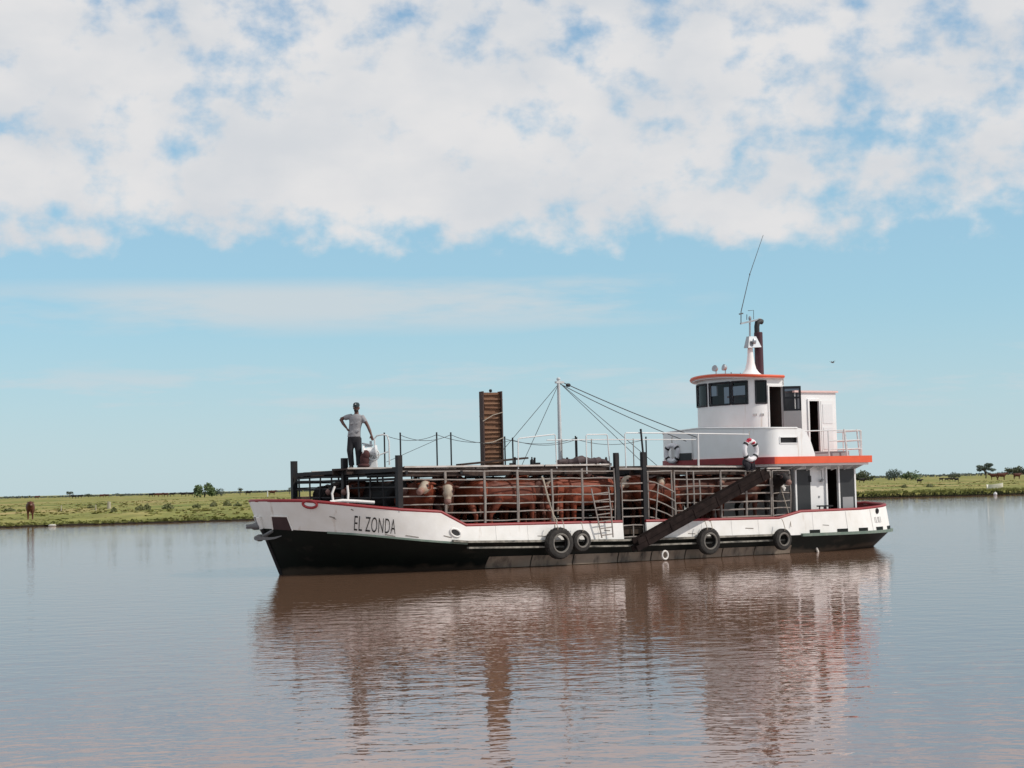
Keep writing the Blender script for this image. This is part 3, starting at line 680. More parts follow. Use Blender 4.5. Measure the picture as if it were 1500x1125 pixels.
# aft cabin on the upper deck
ac = [(16.45,1.75),(16.98,1.75),(17.42,1.75),(18.12,1.75),(18.12,-1.4),(16.45,-1.4)]
m = wall(ac, [[(2.88,4.86)],[(2.88,2.98),(4.62,4.86)],[(2.88,4.86)],[(2.88,4.86)],[(2.88,4.86)]], .06); cabn = m.build('aft_cabin', [whitehs, inner], barge)
m = wall([(16.45,-1.4),(16.45,1.75)], [[(2.88,4.86)]], .06); m.build('front_wall', [whitehs, inner], cabn)
m = MB(); m.box((16.4,-1.81,4.862),(18.18,1.46,4.92)); m.build('cabin_roof', mat('pale_pink_roof_edge', (.72,.5,.46), .5), cabn, False)
m = MB(); m.box((17.46,-1.80,3.0),(17.98,-1.765,4.6)); d = m.build('door', whitehs, cabn, False)
m = MB(); m.box((17.52,-1.812,3.9),(17.92,-1.802,4.5)); m.box((17.52,-1.812,3.1),(17.92,-1.802,3.78)); m.build('door_panel', mat('door_panel_paint', (.7,.7,.7), .5), d, False)
for a,b in (((16.94,-1.79,2.98),(17.0,-1.752,4.66)),((17.40,-1.79,2.98),(17.45,-1.752,4.66)),((17.0,-1.79,4.60),(17.4,-1.752,4.66))): m = MB(); m.box(a,b); m.build('door_frame', whitehs, cabn, False)
m = MB(); m.box((17.0,-1.2,3.9),(17.35,-.9,4.0)); m.box((16.7,-1.0,3.2),(17.4,.6,3.6)); m.build('bunk', redcloth, cabn, False)
# low grey skirt under the doors
m = MB(); m.box((16.5,-2.3,2.882),(18.1,-2.26,3.03)); m.build('deck_coaming', doorgr, barge, False)
# white rails round the aft deck
rl = [(15.9,2.62),(16.98,2.62),(18.3,2.60),(18.62,2.3),(18.88,1.2),(18.98,0),(18.88,-1.2),(18.62,-2.4),(16.5,-2.62)]
def rail_at(z0, i0=0): m = MB(); m.tube([L(s,t,z0 if i else z0-.02) for i,(s,t) in enumerate(rl[i0:])], .018, 6); m.build('handrail', whpipe, barge)
rail_at(3.66, 0); rail_at(3.36, 1); rail_at(3.1, 1)
for s,t in rl[1:]:
    m = MB(); m.tube([L(s,t,2.86),L(s,t,3.67)], .022, 6); m.build('stanchion', whpipe, barge)
for s,t in ((17.72,2.62),(17.9,2.45),(18.45,2.4)):
    m = MB(); m.tube([L(s,t,2.86),L(s-.1,t,3.7)], .028, 6); m.build('stanchion', whpipe, barge)

# lower cabin below the upper deck
lc = [(15.95,2.12),(16.05,2.12),(16.62,2.12),(17.28,2.12),(17.76,2.12),(18.36,2.12),(18.46,2.12),(18.46,-2.0),(15.95,-2.0)]
m = wall(lc, [[(.95,2.6)],[(.95,1.0),(2.49,2.6)],[(.95,2.6)],[(.95,1.0),(2.49,2.6)],[(.95,2.6)],[(.95,2.6)],[(.95,2.6)],[(.95,2.6)]], .06); lcab = m.build('lower_cabin', [whitehs, inner], barge)
m = wall([(15.95,-2.0),(15.95,2.12)], [[(.95,2.6)]], .06); m.build('front_wall', [white, inner], lcab)
m = MB(); m.box((16.07,-2.145,1.0),(16.62,-2.09,2.48)); dd = m.build('door', doordk, lcab, False)
m = MB(); m.box((16.57,-2.17,2.1),(16.64,-2.146,2.3)); m.build('hinge', blackm, dd, False)
m = MB(); m.box((17.80,-2.19,1.0),(18.36,-2.155,2.48)); d2 = m.build('door', doordk, lcab, False)
m = MB(); m.box((17.86,-2.2,1.02),(18.3,-2.192,1.62)); m.build('kick_plate', doorgr, d2, False)
for s in (16.02,17.25,17.76,18.42): m = MB(); m.box((s-.03,-2.18,.96),(s+.03,-2.122,2.56)); m.build('door_post', whitehs, lcab, False)
m = MB(); m.box((18.45,-2.12,.96),(18.5,-1.9,2.6)); m.build('corner_post', darkst, lcab, False)
m = MB(); m.tube([L(17.05,2.16,2.55),L(17.05,2.2,2.2)], .014, 6); m.lathe([(.03,0),(.07,-.08),(.07,-.1),(.0,-.1)], 10, 0, Matrix.Translation((17.05,-2.2,2.2))); m.build('hanging_lamp', doorgr, lcab)
# switch dots
m = MB(); m.box((16.95,-2.14,1.62),(17.0,-2.121,1.68)); m.build('switch', doorgr, lcab, False)

# ================================================================== things on and about the barge
def place(o, s, t, z, rz=0):
    o.location = W(s,t,z); o.rotation_euler = (0,0,HEAD+rz); return o

# tyre fenders
def tyre(name, label, s, t, z, Rr, w, ropes, tilt=0):
    o = place(empty(name, label, 'tyre', group='tyre fenders along the port side'), s, t, z)
    ri = Rr*.56; m = MB(); M = Matrix.Rotation(R(90),4,'X') @ Matrix.Rotation(0,4,'Z')
    prof = [(ri,-w*.30),(ri*1.08,-w*.42),(Rr*.82,-w*.5),(Rr*.95,-w*.42),(Rr,-w*.28),(Rr,w*.28),(Rr*.95,w*.42),(Rr*.82,w*.5),(ri*1.08,w*.42),(ri,w*.30),(ri*.985,w*.2),(Rr*.80,w*.1),(Rr*.8,-w*.1),(ri*.985,-w*.2)]
    n = 36; rg = [[M @ Vector((r*cos(2*pi*k/n), r*sin(2*pi*k/n), z_)) for r, z_ in prof] for k in range(n)]
    rg.append(rg[0]); m.ring(rg, 0, False); m.build('carcass', rubber, o)
    b = MB(); b.tube([M @ Vector((ri*1.06*cos(2*pi*k/n), ri*1.06*sin(2*pi*k/n), w*.42)) for k in range(n)], .028, 6, 0, True); b.build('bead', treadm, o)
    t_ = MB()
    for k in range(30):
        a = 2*pi*k/30; t_.box((Rr*.965,-w*.25,-.028),(Rr*1.03,w*.25,.028), 0, Matrix.Rotation(R(0),4,'X') @ Matrix.Rotation(a,4,'Y'))
    t_.build('tread', rubber, o, False)
    rp_ = MB()
    for dx, dz in ropes: rp_.tube([Vector((dx*.6,-.02,Rr*.62)), Vector((dx*.9,-.13,Rr*.98)), Vector((dx,-.05,Rr+.2)), Vector((dx*1.1,.02,dz))], .012, 6)
    rp_.build('rope', ropem, o)
    return o
tyre('tyre_fender', 'largest black tyre fender, hanging below the foot of the rope between the pen bays', 6.74, 3.14, .63, .415, .24, ((-.12,.60),(.1,.62)))
tyre('tyre_fender', 'smaller tyre fender hanging close beside the largest tyre, under the leaning ladder', 7.47, 3.12, .67, .29, .18, ((0,.5),))
tyre('tyre_fender', 'big tyre fender hanging under the middle of the sloping dark loading ramp', 11.85, 3.13, .50, .375, .22, ((-.14,.58),(.06,.56)))
tyre('tyre_fender', 'aftmost tyre fender, hanging where the bulwark steps up below the dark cabin door', 14.60, 3.12, .45, .305, .19, ((.02,.6),))
# little ring and worn line at the waterline
m = MB(); m.tube([Vector((.1*cos(2*pi*i/20),0,.115*sin(2*pi*i/20))) for i in range(20)], .026, 8, 0, True)
place(tag(m.build('rope_ring', mat('white_ring_paint',(.75,.72,.68),.6)), 'small white ring hanging at the waterline below the foot of the loading ramp', 'ring'), 10.41, 2.98, .16)
m = MB(); m.tube([Vector((0,0,.35)),Vector((.12,-.02,.3)),Vector((.27,-.03,.14)),Vector((.36,-.03,-.05))], .035, 8)
place(tag(m.build('mooring_line', mat('white_line',(.7,.66,.6),.8)), 'short white line end drooping into the water under the green stern', 'rope'), 16.05, 2.62, 0)

# lifebuoys
def lifebuoy(label, s, t, z, rz, r=.3):
    o = place(empty('lifebuoy', label, 'lifebuoy', group='lifebuoys on the barge'), s, t, z, rz)
    m = MB(); m.tube([Vector((r*.92*cos(2*pi*i/32),0,r*sin(2*pi*i/32))) for i in range(32)], .075, 10, 0, True); m.build('ring', lifebm, o)
    g = MB()
    for a in (40,140,220,320):
        pts = [Vector((r*.92*cos(R(a+d)),0,r*sin(R(a+d)))) for d in (-7,0,7)]; g.tube(pts, .081, 10)
    g.build('grab_band', darkst, o)
    m = MB(); m.tube([Vector((-.02,0,r)),Vector((0,.03,r+.3))], .01, 6); m.build('lanyard', ropem, o)
    return o
lb = lifebuoy('white lifebuoy with a red cloth on top, hanging beside the end of the white handrail', 13.72, 2.86, 3.08, .1, .27)
m = MB()
for i in range(6): m.ell((-.12+.05*i+wob(.02), wob(.04), .27+.05*sin(i)+wob(.02)), (.08,.08,.055), 8, 6)
clo = place(tag(m.build('red_cloth', redcloth), 'crumpled red cloth lying on top of the lifebuoy near the orange visor', 'cloth'), 13.72, 2.86, 3.07)
lifebuoy('lifebuoy in the shade on the front corner of the white deckhouse, behind the rail', 14.0, -1.3, 3.1, -1.25, .25)
# dark jacket slung below the red-topped lifebuoy
m = MB(); 
for i in range(7): m.ell((-.16+.05*i, wob(.04), wob(.05)-.02*i), (.09,.07,.12), 8, 6)
m.tube([Vector((.1,-.1,.12)),Vector((.12,-.12,-.15)),Vector((.0,-.1,-.18))], .02, 6)
place(tag(m.build('dark_jacket', mat('dark_jacket_cloth',(.02,.018,.024),.9)), 'dark bundled jacket slung over the rail under the red-topped lifebuoy', 'jacket'), 13.7, 2.8, 2.68)

# loading ramp slung along the side: trough of boards
rl_ = place(empty('loading_ramp', 'long dark timber loading ramp slung slantwise along the port side', 'ramp'), 9.25, 3.12, .5)
d = Vector((4.75, 0, 1.93)); dl = d.length; MX = Matrix.Translation((0,0,0)) @ Matrix.Rotation(-atan2(1.93,4.75),4,'Y')
for y0, nm in ((-.24,'side_board'),(.0,'side_board')):
    m = MB(); h = .16
    for k, (z0,z1) in enumerate(((-h,-.005),(.005,h))):
        m.box((-.1+.1*k, y0, z0), (dl+.02-.12*k+wob(.05), y0+.045, z1), 0, MX)
    for i in range(6): m.box((.3+i*.9, y0-.014, -h+.02),(.36+i*.9, y0-.002, h-.02), 0, MX)
    m.build(nm, rampm, rl_, False)
m = MB()
for i in range(24): m.box((i*dl/24, -.192, -.14+wob(.006)),((i+1)*dl/24-.012, -.003, -.105), 0, MX)
m.build('tread_planks', rampm, rl_, False)
m = MB(); m.box((4.62,-.3,2.02),(5.12,.02,2.06)); m.build('lip_board', walktop, rl_, False)

# wooden ladder leaning against the rail
ld = place(empty('ladder', 'light metal ladder leaning on the pen rails beside the gate', 'ladder'), 8.0, 3.0, .72)
for pts in (((-.02,0.06,1.36),(.0,-.02,1.0),(.21,-.06,0)), ((.55,.06,1.38),(.56,-.02,.8),(.585,-.06,0))):
    m = MB(); m.tube([Vector(p) for p in pts], .021, 6); m.build('stile', pipe, ld)
for i in range(7):
    f = (i+.35)/7.2; m = MB(); m.tube([Vector((lerp(.21,-.02,f)*1.0,lerp(-.06,.05,f),1.36*f)), Vector((lerp(.585,.55,f),lerp(-.06,.05,f),1.38*f+.03))], .016, 6); m.build('rung', pipe, ld)
# rope hanging over the rails above the big tyre
m = MB(); m.tube([L(6.45,PT+.05,2.45),L(6.5,PT+.07,2.3),L(6.62,PT+.07,1.85),L(6.78,PT+.08,1.4),L(6.95,PT+.1,1.12),L(7.0,PT+.18,.95)], .018, 6); m.tube([L(6.5,PT+.05,2.42),L(6.6,PT+.08,2.0),L(6.8,PT+.09,1.25),L(6.78,PT+.16,1.05)], .014, 6)
o = tag(m.build('hanging_rope', ropem), 'pale rope hung over the pen rails above the largest tyre fender', 'rope'); place(o, 0,0,0)
m = MB(); m.tube([L(14.85,PT+.06,2.06),L(14.95,PT+.08,1.7),L(15.1,PT+.08,1.3),L(15.15,PT+.12,1.0),L(15.1,PT+.2,.8)], .012, 6)
o = tag(m.build('hanging_rope', ropem), 'thin rope hanging down the last pen panel beside the dark cabin door', 'rope'); place(o, 0,0,0)
m = MB()
for k in range(5): m.tube([L(14.82+wob(.05),PT+.07,2.2+wob(.04)),L(14.9+wob(.06),PT+.1,2.0+wob(.06)),L(14.98+wob(.05),PT+.08,1.92+wob(.05))], .035, 6)
o = tag(m.build('white_rag', mat('white_rag_cloth',(.7,.68,.64),.9)), 'knotted white rag tied on the last pen panel under the ramp end', 'cloth'); place(o,0,0,0)
# stool
so = place(empty('stool', 'small dark stool standing outside the lower cabin between its two doors', 'stool'), 16.9, 2.45, .95)
m = MB(); m.box((-.2,-.15,.40),(.2,.15,.44)); m.build('seat', darkst, so, False)
for x in (-.12,.12):
    for y in (-.1,.1): m = MB(); m.tube([Vector((x,y,.4)),Vector((x*1.2,y*1.2,0))], .022, 6); m.build('leg', darkst, so)

# upright wooden gangway on the walkway
ug = empty('wooden_gangway', 'slatted brown wooden gangway standing upright on the walkway beside the mast', 'gangway', W(6.45,.25,2.8), R(23))
m = MB(); m.box((-.27,.0,0),(.27,.035,2.07)); m.build('board', wood, ug, False)
for x in (-.30,.27): m = MB(); m.box((x,-.12,0),(x+.035,.16,2.1)); m.build('side_board', woodd, ug, False)
for i in range(15):
    z = .08+i*.138+wob(.02); m = MB(); m.box((-.262,-.05,z),(.262,-.002,z+.045), 0, Matrix.Rotation(wob(.03),4,'Y')); m.build('cleat', mat('cleat_timber_%d' % (i%3), (.28-.04*(i%3),.15-.025*(i%3),.085-.015*(i%3)), .8, var=(.15,.07,.04), vscale=12) if i < 3 else MATS['cleat_timber_%d' % (i%3)], ug, False)
m = MB(); m.tube([Vector((-.31,-.12,1.25)),Vector((0,-.13,1.42)),Vector((.31,-.12,1.5))], .012, 6); m.tube([Vector((-.31,-.12,.62)),Vector((.0,-.13,.66)),Vector((.31,-.12,.78)),Vector((.31,.2,.8))], .014, 6); m.build('lashing', ropem, ug)
m = MB(); m.ell((0,.02,2.12),(.05,.05,.05),8,6); m.build('eye', darkst, ug)
m = MB(); m.tube([W(6.2,.0,4.2), W(6.6,-.4,4.45), W(7.8,-1.3,4.75)], .007, 5); 
o = tag(m.build('guy_rope', wirem), 'thin rope end trailing from the upright wooden gangway', 'rope')
# plank lying by the gangway
m = MB(); m.bar(L(4.9,1.0,2.82),L(7.1,1.0,2.98),.28,.05)
o = tag(m.build('plank', walkm), 'long dark plank lying propped on the walkway at the foot of the upright gangway', 'plank'); place(o,0,0,0)
m = MB()
pts = [L(lerp(7.1,8.85,f), 2.55+.06*sin(f*20), 2.80+.06*sin(f*pi)+.03*sin(f*17)) for f in [i/24 for i in range(25)]]
m.tube(pts, [.06+.05*sin(pi*i/24)+.015*sin(i*2.3) for i in range(25)], 10)
o = tag(m.build('tarpaulin', tarpm), 'rolled dark tarpaulin sagging over the edge of the port walkway below the mast', 'tarpaulin'); place(o,0,0,0)
m = MB(); 
m.lathe([(.05,0),(.055,.02),(.055,.16),(.02,.21),(.02,.26),(.0,.26)], 10)
place(tag(m.build('bottle', darkst), 'dark bottle standing on the walkway between the gangway and the mast', 'bottle'), 7.75, .3, 2.76)
fr = place(empty('crate_frame', 'small open dark frame standing on the walkway close to the mast', 'frame'), 9.2, .95, 2.68)
for x in (-.1,.1):
    m = MB(); m.box((x-.015,-.1,0),(x+.015,-.07,.24)); m.box((x-.015,.07,0),(x+.015,.1,.24)); m.build('leg', darkst, fr, False)
m = MB(); m.box((-.115,-.1,.242),(.115,.1,.265)); m.box((-.115,-.1,.1),(.115,-.072,.12)); m.build('top', darkst, fr, False)
m = MB(); m.lathe([(.05,0),(.05,.05),(.035,.06),(.04,.2),(.02,.26),(.0,.26)], 10); m.box((.0,-.05,0),(.16,.05,.08))
place(tag(m.build('pump', blackm), 'small black hand pump on the walkway right of the mast', 'pump'), 10.35, .3, 2.73)

# white winch unit beside the man
wn = empty('deck_winch', 'white deck winch with a curved hand bar, standing on the walkway beside the man', 'winch', W(2.62,.12,2.8), 0)
m = MB(); m.add([Vector(p) for p in ((-.32,-.2,0),(.2,-.2,0),(.2,.2,0),(-.32,.2,0),(-.05,-.12,.55),(.16,-.12,.55),(.16,.12,.55),(-.05,.12,.55))], [(3,2,1,0),(4,5,6,7),(0,1,5,4),(1,2,6,5),(2,3,7,6),(3,0,4,7)]); m.build('body', whitehs, wn, False)
m = MB(); m.lathe([(.1,-.2),(.18,-.19),(.18,-.15),(.1,-.14),(.1,.14),(.18,.15),(.18,.19),(.1,.2)], 18, 0, Matrix.Translation((.02,-.2,.42)) @ Matrix.Rotation(R(90),4,'Y')); m.build('drum', whitehs, wn)
m = MB(); m.tube([Vector((.12+.15*cos(2*pi*i/20),-.26,.34+.15*sin(2*pi*i/20))) for i in range(20)], .02, 6, 0, True)
for a in (0,60,120): m.tube([Vector((.12-.15*cos(R(a)),-.26,.34-.15*sin(R(a)))),Vector((.12+.15*cos(R(a)),-.26,.34+.15*sin(R(a))))], .012, 5)
m.build('hand_wheel', whpipe, wn)
m = MB(); m.tube([Vector((.14,0,.5)),Vector((.13,0,.78)),Vector((.2,0,.86)),Vector((.36,0,.89)),Vector((.48,0,.86)),Vector((.53,0,.7)),Vector((.53,0,.05))], .022, 8); m.tube([Vector((.5,.0,.42)),Vector((.16,.0,.3))], .018, 6); m.build('hand_bar', whpipe, wn)
m = MB(); m.box((-.18,-.08,.56),(.02,.08,.62)); m.box((.0,-.05,.56),(.06,.05,.72)); m.tube([Vector((-.2,-.1,.66)),Vector((.1,-.1,.6))], .02, 6); m.build('lever', galv, wn, False)
m = MB(); m.ell((0,0,.2),(.13,.1,.22),10,8); m.ell((.03,-.02,.34),(.12,.09,.14),10,8); m.ell((-.02,0,.05),(.16,.12,.08),10,8)
tag(m.build('bag', maroonb), 'maroon cloth bag slumped between the man and the white winch', 'bag').location = W(2.36,.3,2.8)

# ---------------------------------------------------------------- anchors
def anchor(label, c, rz, k=1.0):
    o = place(empty('anchor', label, 'anchor', group='anchors at the bow'), *c, rz)
    m = MB(); m.tube([Vector((0,0,0)),Vector((.42*k,0,.22*k)),Vector((.62*k,0,.42*k))], [.05,.045,.04], 8); m.build('shank', anchm, o)
    m = MB(); m.tube([Vector((-.02,-.26,0)),Vector((-.02,.26,0))], .06, 8); m.ell((-.03,0,0),(.1,.16,.1),10,8); m.build('crown', anchm, o)
    for y in (-.22,.22):
        m = MB(); m.ring([[Vector((x,y+a*w,z+b*h)) for a,b in ((-1,-1),(1,-1),(1,1),(-1,1))] for x,z,w,h in ((0,0,.04,.05),(.3,-.02,.06,.035),(.52,.0,.045,.025),(.7,.05,.01,.01))]); m.build('fluke', anchm, o, False)
    return o
anchor('grey anchor hanging at the stem under the dark maroon pocket, flukes along the near side', (-.63,.1,1.0), R(-50), 1.0)
a2 = anchor('grey anchor folded against the far side of the stem', (-.66,-.12,1.30), R(60), .5)

# ================================================================== the man
man = empty('person', 'man in grey t-shirt, black trousers and dark cap standing with one hand on his hip', 'person', W(2.22,.05,2.79), R(-3))
def limb(m, pts, rs, n=10): m.tube([Vector(p) for p in pts], rs, n)
def hand(m, wr, dirv, side, spread, curl):
    """palm with four bent fingers and a thumb leaving its side"""
    wr = Vector(wr); d = Vector(dirv).normalized(); sdv = Vector(side).normalized(); nn = d.cross(sdv).normalized()
    m.tube([wr-d*.01, wr+d*.03, wr+d*.085], [.026,.036,.034], 8, 0, False, .6 if abs(d.z) < .9 else 1)
    for i,(o_,ln) in enumerate(((-.03,.075),(-.01,.085),(.011,.08),(.03,.062))):
        b = wr+d*.08+sdv*o_; p1 = b+d*ln*.45+nn*curl*.015; p2 = b+d*ln*.8+nn*curl*.04; p3 = b+d*ln*.9+nn*curl*.065
        m.tube([b-d*.02,b,p1,p2,p3], [.011,.0105,.010,.009,.008], 7)
    b = wr+d*.03-sdv*.03; m.tube([b,b-sdv*.028+d*.03+nn*curl*.01,b-sdv*.032+d*.06+nn*curl*.02], [.014,.012,.009], 7)
m = MB()
# head: skull, jaw, nose, ears, neck
m.ell((.045,-.01,1.655),(.084,.102,.112),14,10); m.ell((.045,-.045,1.585),(.058,.062,.072),12,8); m.ell((.045,-.115,1.62),(.014,.022,.028),8,6)
m.ell((.045,-.095,1.575),(.026,.016,.01),8,6); m.ell((.045,-.09,1.54),(.026,.024,.02),8,6)
for x in (-.035,.125): m.ell((x,.0,1.63),(.013,.024,.034),8,6)
for x in (.012,.078): m.ell((x,-.095,1.668),(.024,.014,.012),8,6)
limb(m, [(.042,.0,1.40),(.045,-.0,1.50),(.045,.0,1.58)], [.068,.06,.056])
# torso
m.ring([[Vector((cx+rx*cos(2*pi*k/16), cy+ry*sin(2*pi*k/16), z)) for k in range(16)] for z,cx,cy,rx,ry in ((.84,-.03,0,.15,.105),(.95,-.03,0,.158,.11),(1.08,-.01,0,.15,.105),(1.22,.02,0,.165,.115),(1.34,.035,0,.18,.115),(1.42,.04,0,.16,.095),(1.46,.042,0,.09,.07))])
# his right arm (image left): elbow out, hand on the hip
limb(m, [(-.11,.0,1.41),(-.26,.03,1.385),(-.40,.06,1.345)], [.062,.054,.044]); limb(m, [(-.40,.06,1.345),(-.33,.02,1.22),(-.235,-.03,1.10)], [.046,.042,.030])
hand(m, (-.235,-.03,1.10), (.45,-.25,-.6), (.3,-.8,.4), .01, -.6)
# his left arm reaching down to the hand bar
limb(m, [(.19,.0,1.41),(.28,-.02,1.27),(.355,-.03,1.13)], [.062,.052,.045]); limb(m, [(.355,-.03,1.13),(.41,-.06,1.0),(.452,-.09,.885)], [.045,.041,.029])
hand(m, (.452,-.09,.885), (.2,.0,-.95), (.9,.2,.2), .01, .8)
# legs inside the trousers
limb(m, [(-.105,0,.86),(-.135,-.03,.5),(-.105,.0,.09)], [.088,.058,.042]); limb(m, [(.06,0,.86),(.075,-.03,.5),(.085,.0,.09)], [.088,.058,.042])
body = meshobj('body', remeshed(m, .0085, 'body', skin, 3), man)
m = MB()
for x in (.016,.074): m.ell((x,-.103,1.652),(.011,.008,.007),8,6)
m.build('eyes', eyem, body)
m = MB(); m.ring([[Vector((.045+rx*cos(2*pi*k/18), .008+ry*sin(2*pi*k/18), z)) for k in range(18)] for z,rx,ry in ((1.60,.07,.06),(1.66,.084,.10),(1.70,.085,.105))]); 
hairb = MB(); hairb.ell((.045,.02,1.65),(.083,.092,.085),14,8); hairb.build('hair', hairm, body)
m = MB(); m.ring([[Vector((.045+rx*cos(2*pi*k/14), -.055+ry*sin(2*pi*k/14), z)) for k in range(14)] for z,rx,ry in ((1.515,.03,.03),(1.535,.052,.055),(1.57,.062,.06),(1.585,.06,.056))]); m.build('beard', hairm, body)
# shirt, remeshed with sleeves
m = MB()
m.ring([[Vector((cx+rx*cos(2*pi*k/20), cy+ry*sin(2*pi*k/20), z)) for k in range(20)] for z,cx,cy,rx,ry in ((.845,-.035,0,.185,.13),(.93,-.03,0,.176,.126),(1.08,-.01,0,.168,.12),(1.22,.02,0,.182,.128),(1.34,.035,0,.198,.13),(1.42,.04,0,.17,.108),(1.465,.042,0,.085,.078))])
limb(m, [(-.08,.0,1.405),(-.2,.02,1.395),(-.29,.035,1.37)], [.085,.075,.07]); limb(m, [(.17,.0,1.40),(.25,-.01,1.30),(.285,-.02,1.24)], [.085,.073,.068])
for i in range(9): a = wob(.12); z = random.uniform(.95,1.3); limb(m, [(a-.05,-.118,z-.04),(a,-.124,z),(a+.05,-.118,z+.05)], [.006,.012,.006], 6)
meshobj('t_shirt', remeshed(m, .012, 't_shirt', shirtm, 4), man)
m = MB()
m.ring([[Vector((cx+rx*cos(2*pi*k/18), ry*sin(2*pi*k/18), z)) for k in range(18)] for z,cx,rx,ry in ((.90,-.03,.165,.115),(.80,-.028,.178,.125),(.70,-.025,.175,.12),(.64,-.025,.12,.10))])
limb(m, [(-.1,0,.82),(-.125,-.02,.62),(-.145,-.04,.48),(-.13,-.01,.28),(-.115,.0,.07)], [.112,.102,.092,.08,.078]); limb(m, [(.055,0,.82),(.072,-.02,.62),(.085,-.045,.48),(.088,-.01,.28),(.092,.0,.07)], [.115,.106,.094,.084,.082])
meshobj('trousers', remeshed(m, .014, 'trousers', trousm, 4), man)
for x, r in ((-.115,-.2),(.092,.15)):
    m = MB(); m.ring([[Vector((x+w*cos(2*pi*k/12)+r*(-y)*.3, y, h*.5+h*.5*sin(2*pi*k/12))) for k in range(12)] for y,w,h in ((.075,.03,.06),(.05,.042,.10),(-.02,.045,.10),(-.10,.048,.075),(-.16,.042,.06),(-.19,.02,.035))]); m.build('shoe', shoem, man)
m = MB(); m.ring([[Vector((.045+rx*cos(2*pi*k/18), .0+ry*sin(2*pi*k/18), z)) for k in range(18)] for z,rx,ry in ((1.685,.090,.112),(1.72,.091,.112),(1.755,.082,.10),(1.782,.055,.07),(1.79,.012,.015))])
cp = m.build('cap', capm, man)
m = MB(); rows = [[Vector((.045+.082*sin(a)*(1+.12*f), -.085-.085*f*cos(a)-.0, 1.695-.02*f+ -.012*abs(sin(a)))) for a in [R(-80+20*i) for i in range(9)]] for f in (0,.5,1)]
m.sheet(rows); m.sheet([[p-Vector((0,0,.008)) for p in r][::-1] for r in rows]); m.build('peak', capm, cp)
m = MB(); m.box((.02,-.116,1.725),(.055,-.104,1.748)); m.build('cap_badge', whitehs, cp, False)

# ================================================================== cattle
def coatmat(name, coat, dark):
    m = bpy.data.materials.new(name); m.use_nodes = True; nt = m.node_tree; n = nt.nodes; l = nt.links; p = n['Principled BSDF']
    p.inputs['Roughness'].default_value = .6; p.inputs['Specular IOR Level'].default_value = .3; p.inputs['Sheen Weight'].default_value = 0
    at = n.new('ShaderNodeAttribute'); at.attribute_name = 'patch'
    tc = n.new('ShaderNodeTexCoord'); t = n.new('ShaderNodeTexNoise'); t.inputs['Scale'].default_value = 5; t.inputs['Detail'].default_value = 6; l.new(tc.outputs['Object'], t.inputs['Vector'])
    oi = n.new('ShaderNodeObjectInfo')
    a0 = n.new('ShaderNodeMix'); a0.data_type = 'RGBA'; a0.inputs[6].default_value = (*coat,1); a0.inputs[7].default_value = (*dark,1)
    mp0 = n.new('ShaderNodeMapRange'); mp0.inputs[1].default_value = .3; mp0.inputs[2].default_value = .7; l.new(t.outputs['Fac'], mp0.inputs[0])
    av = n.new('ShaderNodeMath'); av.operation = 'MULTIPLY_ADD'; av.inputs[1].default_value = .5; l.new(mp0.outputs[0], av.inputs[0])
    sc = n.new('ShaderNodeMath'); sc.operation = 'MULTIPLY'; sc.inputs[1].default_value = .55; l.new(oi.outputs['Random'], sc.inputs[0]); l.new(sc.outputs[0], av.inputs[2])
    l.new(av.outputs[0], a0.inputs[0])
    ad = n.new('ShaderNodeMath'); ad.operation = 'MULTIPLY_ADD'; ad.inputs[1].default_value = .5; l.new(t.outputs['Fac'], ad.inputs[0]); l.new(at.outputs['Fac'], ad.inputs[2])
    mp = n.new('ShaderNodeMapRange'); mp.inputs[1].default_value = .72; mp.inputs[2].default_value = .90; l.new(ad.outputs[0], mp.inputs[0])
    mx = n.new('ShaderNodeMix'); mx.data_type = 'RGBA'; mx.inputs[7].default_value = (.38,.32,.25,1); l.new(a0.outputs[2], mx.inputs[6]); l.new(mp.outputs[0], mx.inputs[0])
    pk = n.new('ShaderNodeMath'); pk.operation = 'LESS_THAN'; pk.inputs[1].default_value = -.6; l.new(at.outputs['Fac'], pk.inputs[0])
    ey = n.new('ShaderNodeMath'); ey.operation = 'LESS_THAN'; ey.inputs[1].default_value = -1.5; l.new(at.outputs['Fac'], ey.inputs[0])
    m1 = n.new('ShaderNodeMix'); m1.data_type = 'RGBA'; m1.inputs[7].default_value = (.22,.12,.10,1); l.new(mx.outputs[2], m1.inputs[6]); l.new(pk.outputs[0], m1.inputs[0])
    m2 = n.new('ShaderNodeMix'); m2.data_type = 'RGBA'; m2.inputs[7].default_value = (.008,.006,.006,1); l.new(m1.outputs[2], m2.inputs[6]); l.new(ey.outputs[0], m2.inputs[0])
    l.new(m2.outputs[2], p.inputs['Base Color']); return m
coat_red = coatmat('red_brown_coat', (.23,.047,.018), (.085,.020,.010))
coat_brn = coatmat('dark_brown_coat', (.12,.032,.016), (.04,.014,.009))
coat_blk = coatmat('black_brown_coat', (.014,.009,.008), (.008,.006,.006))
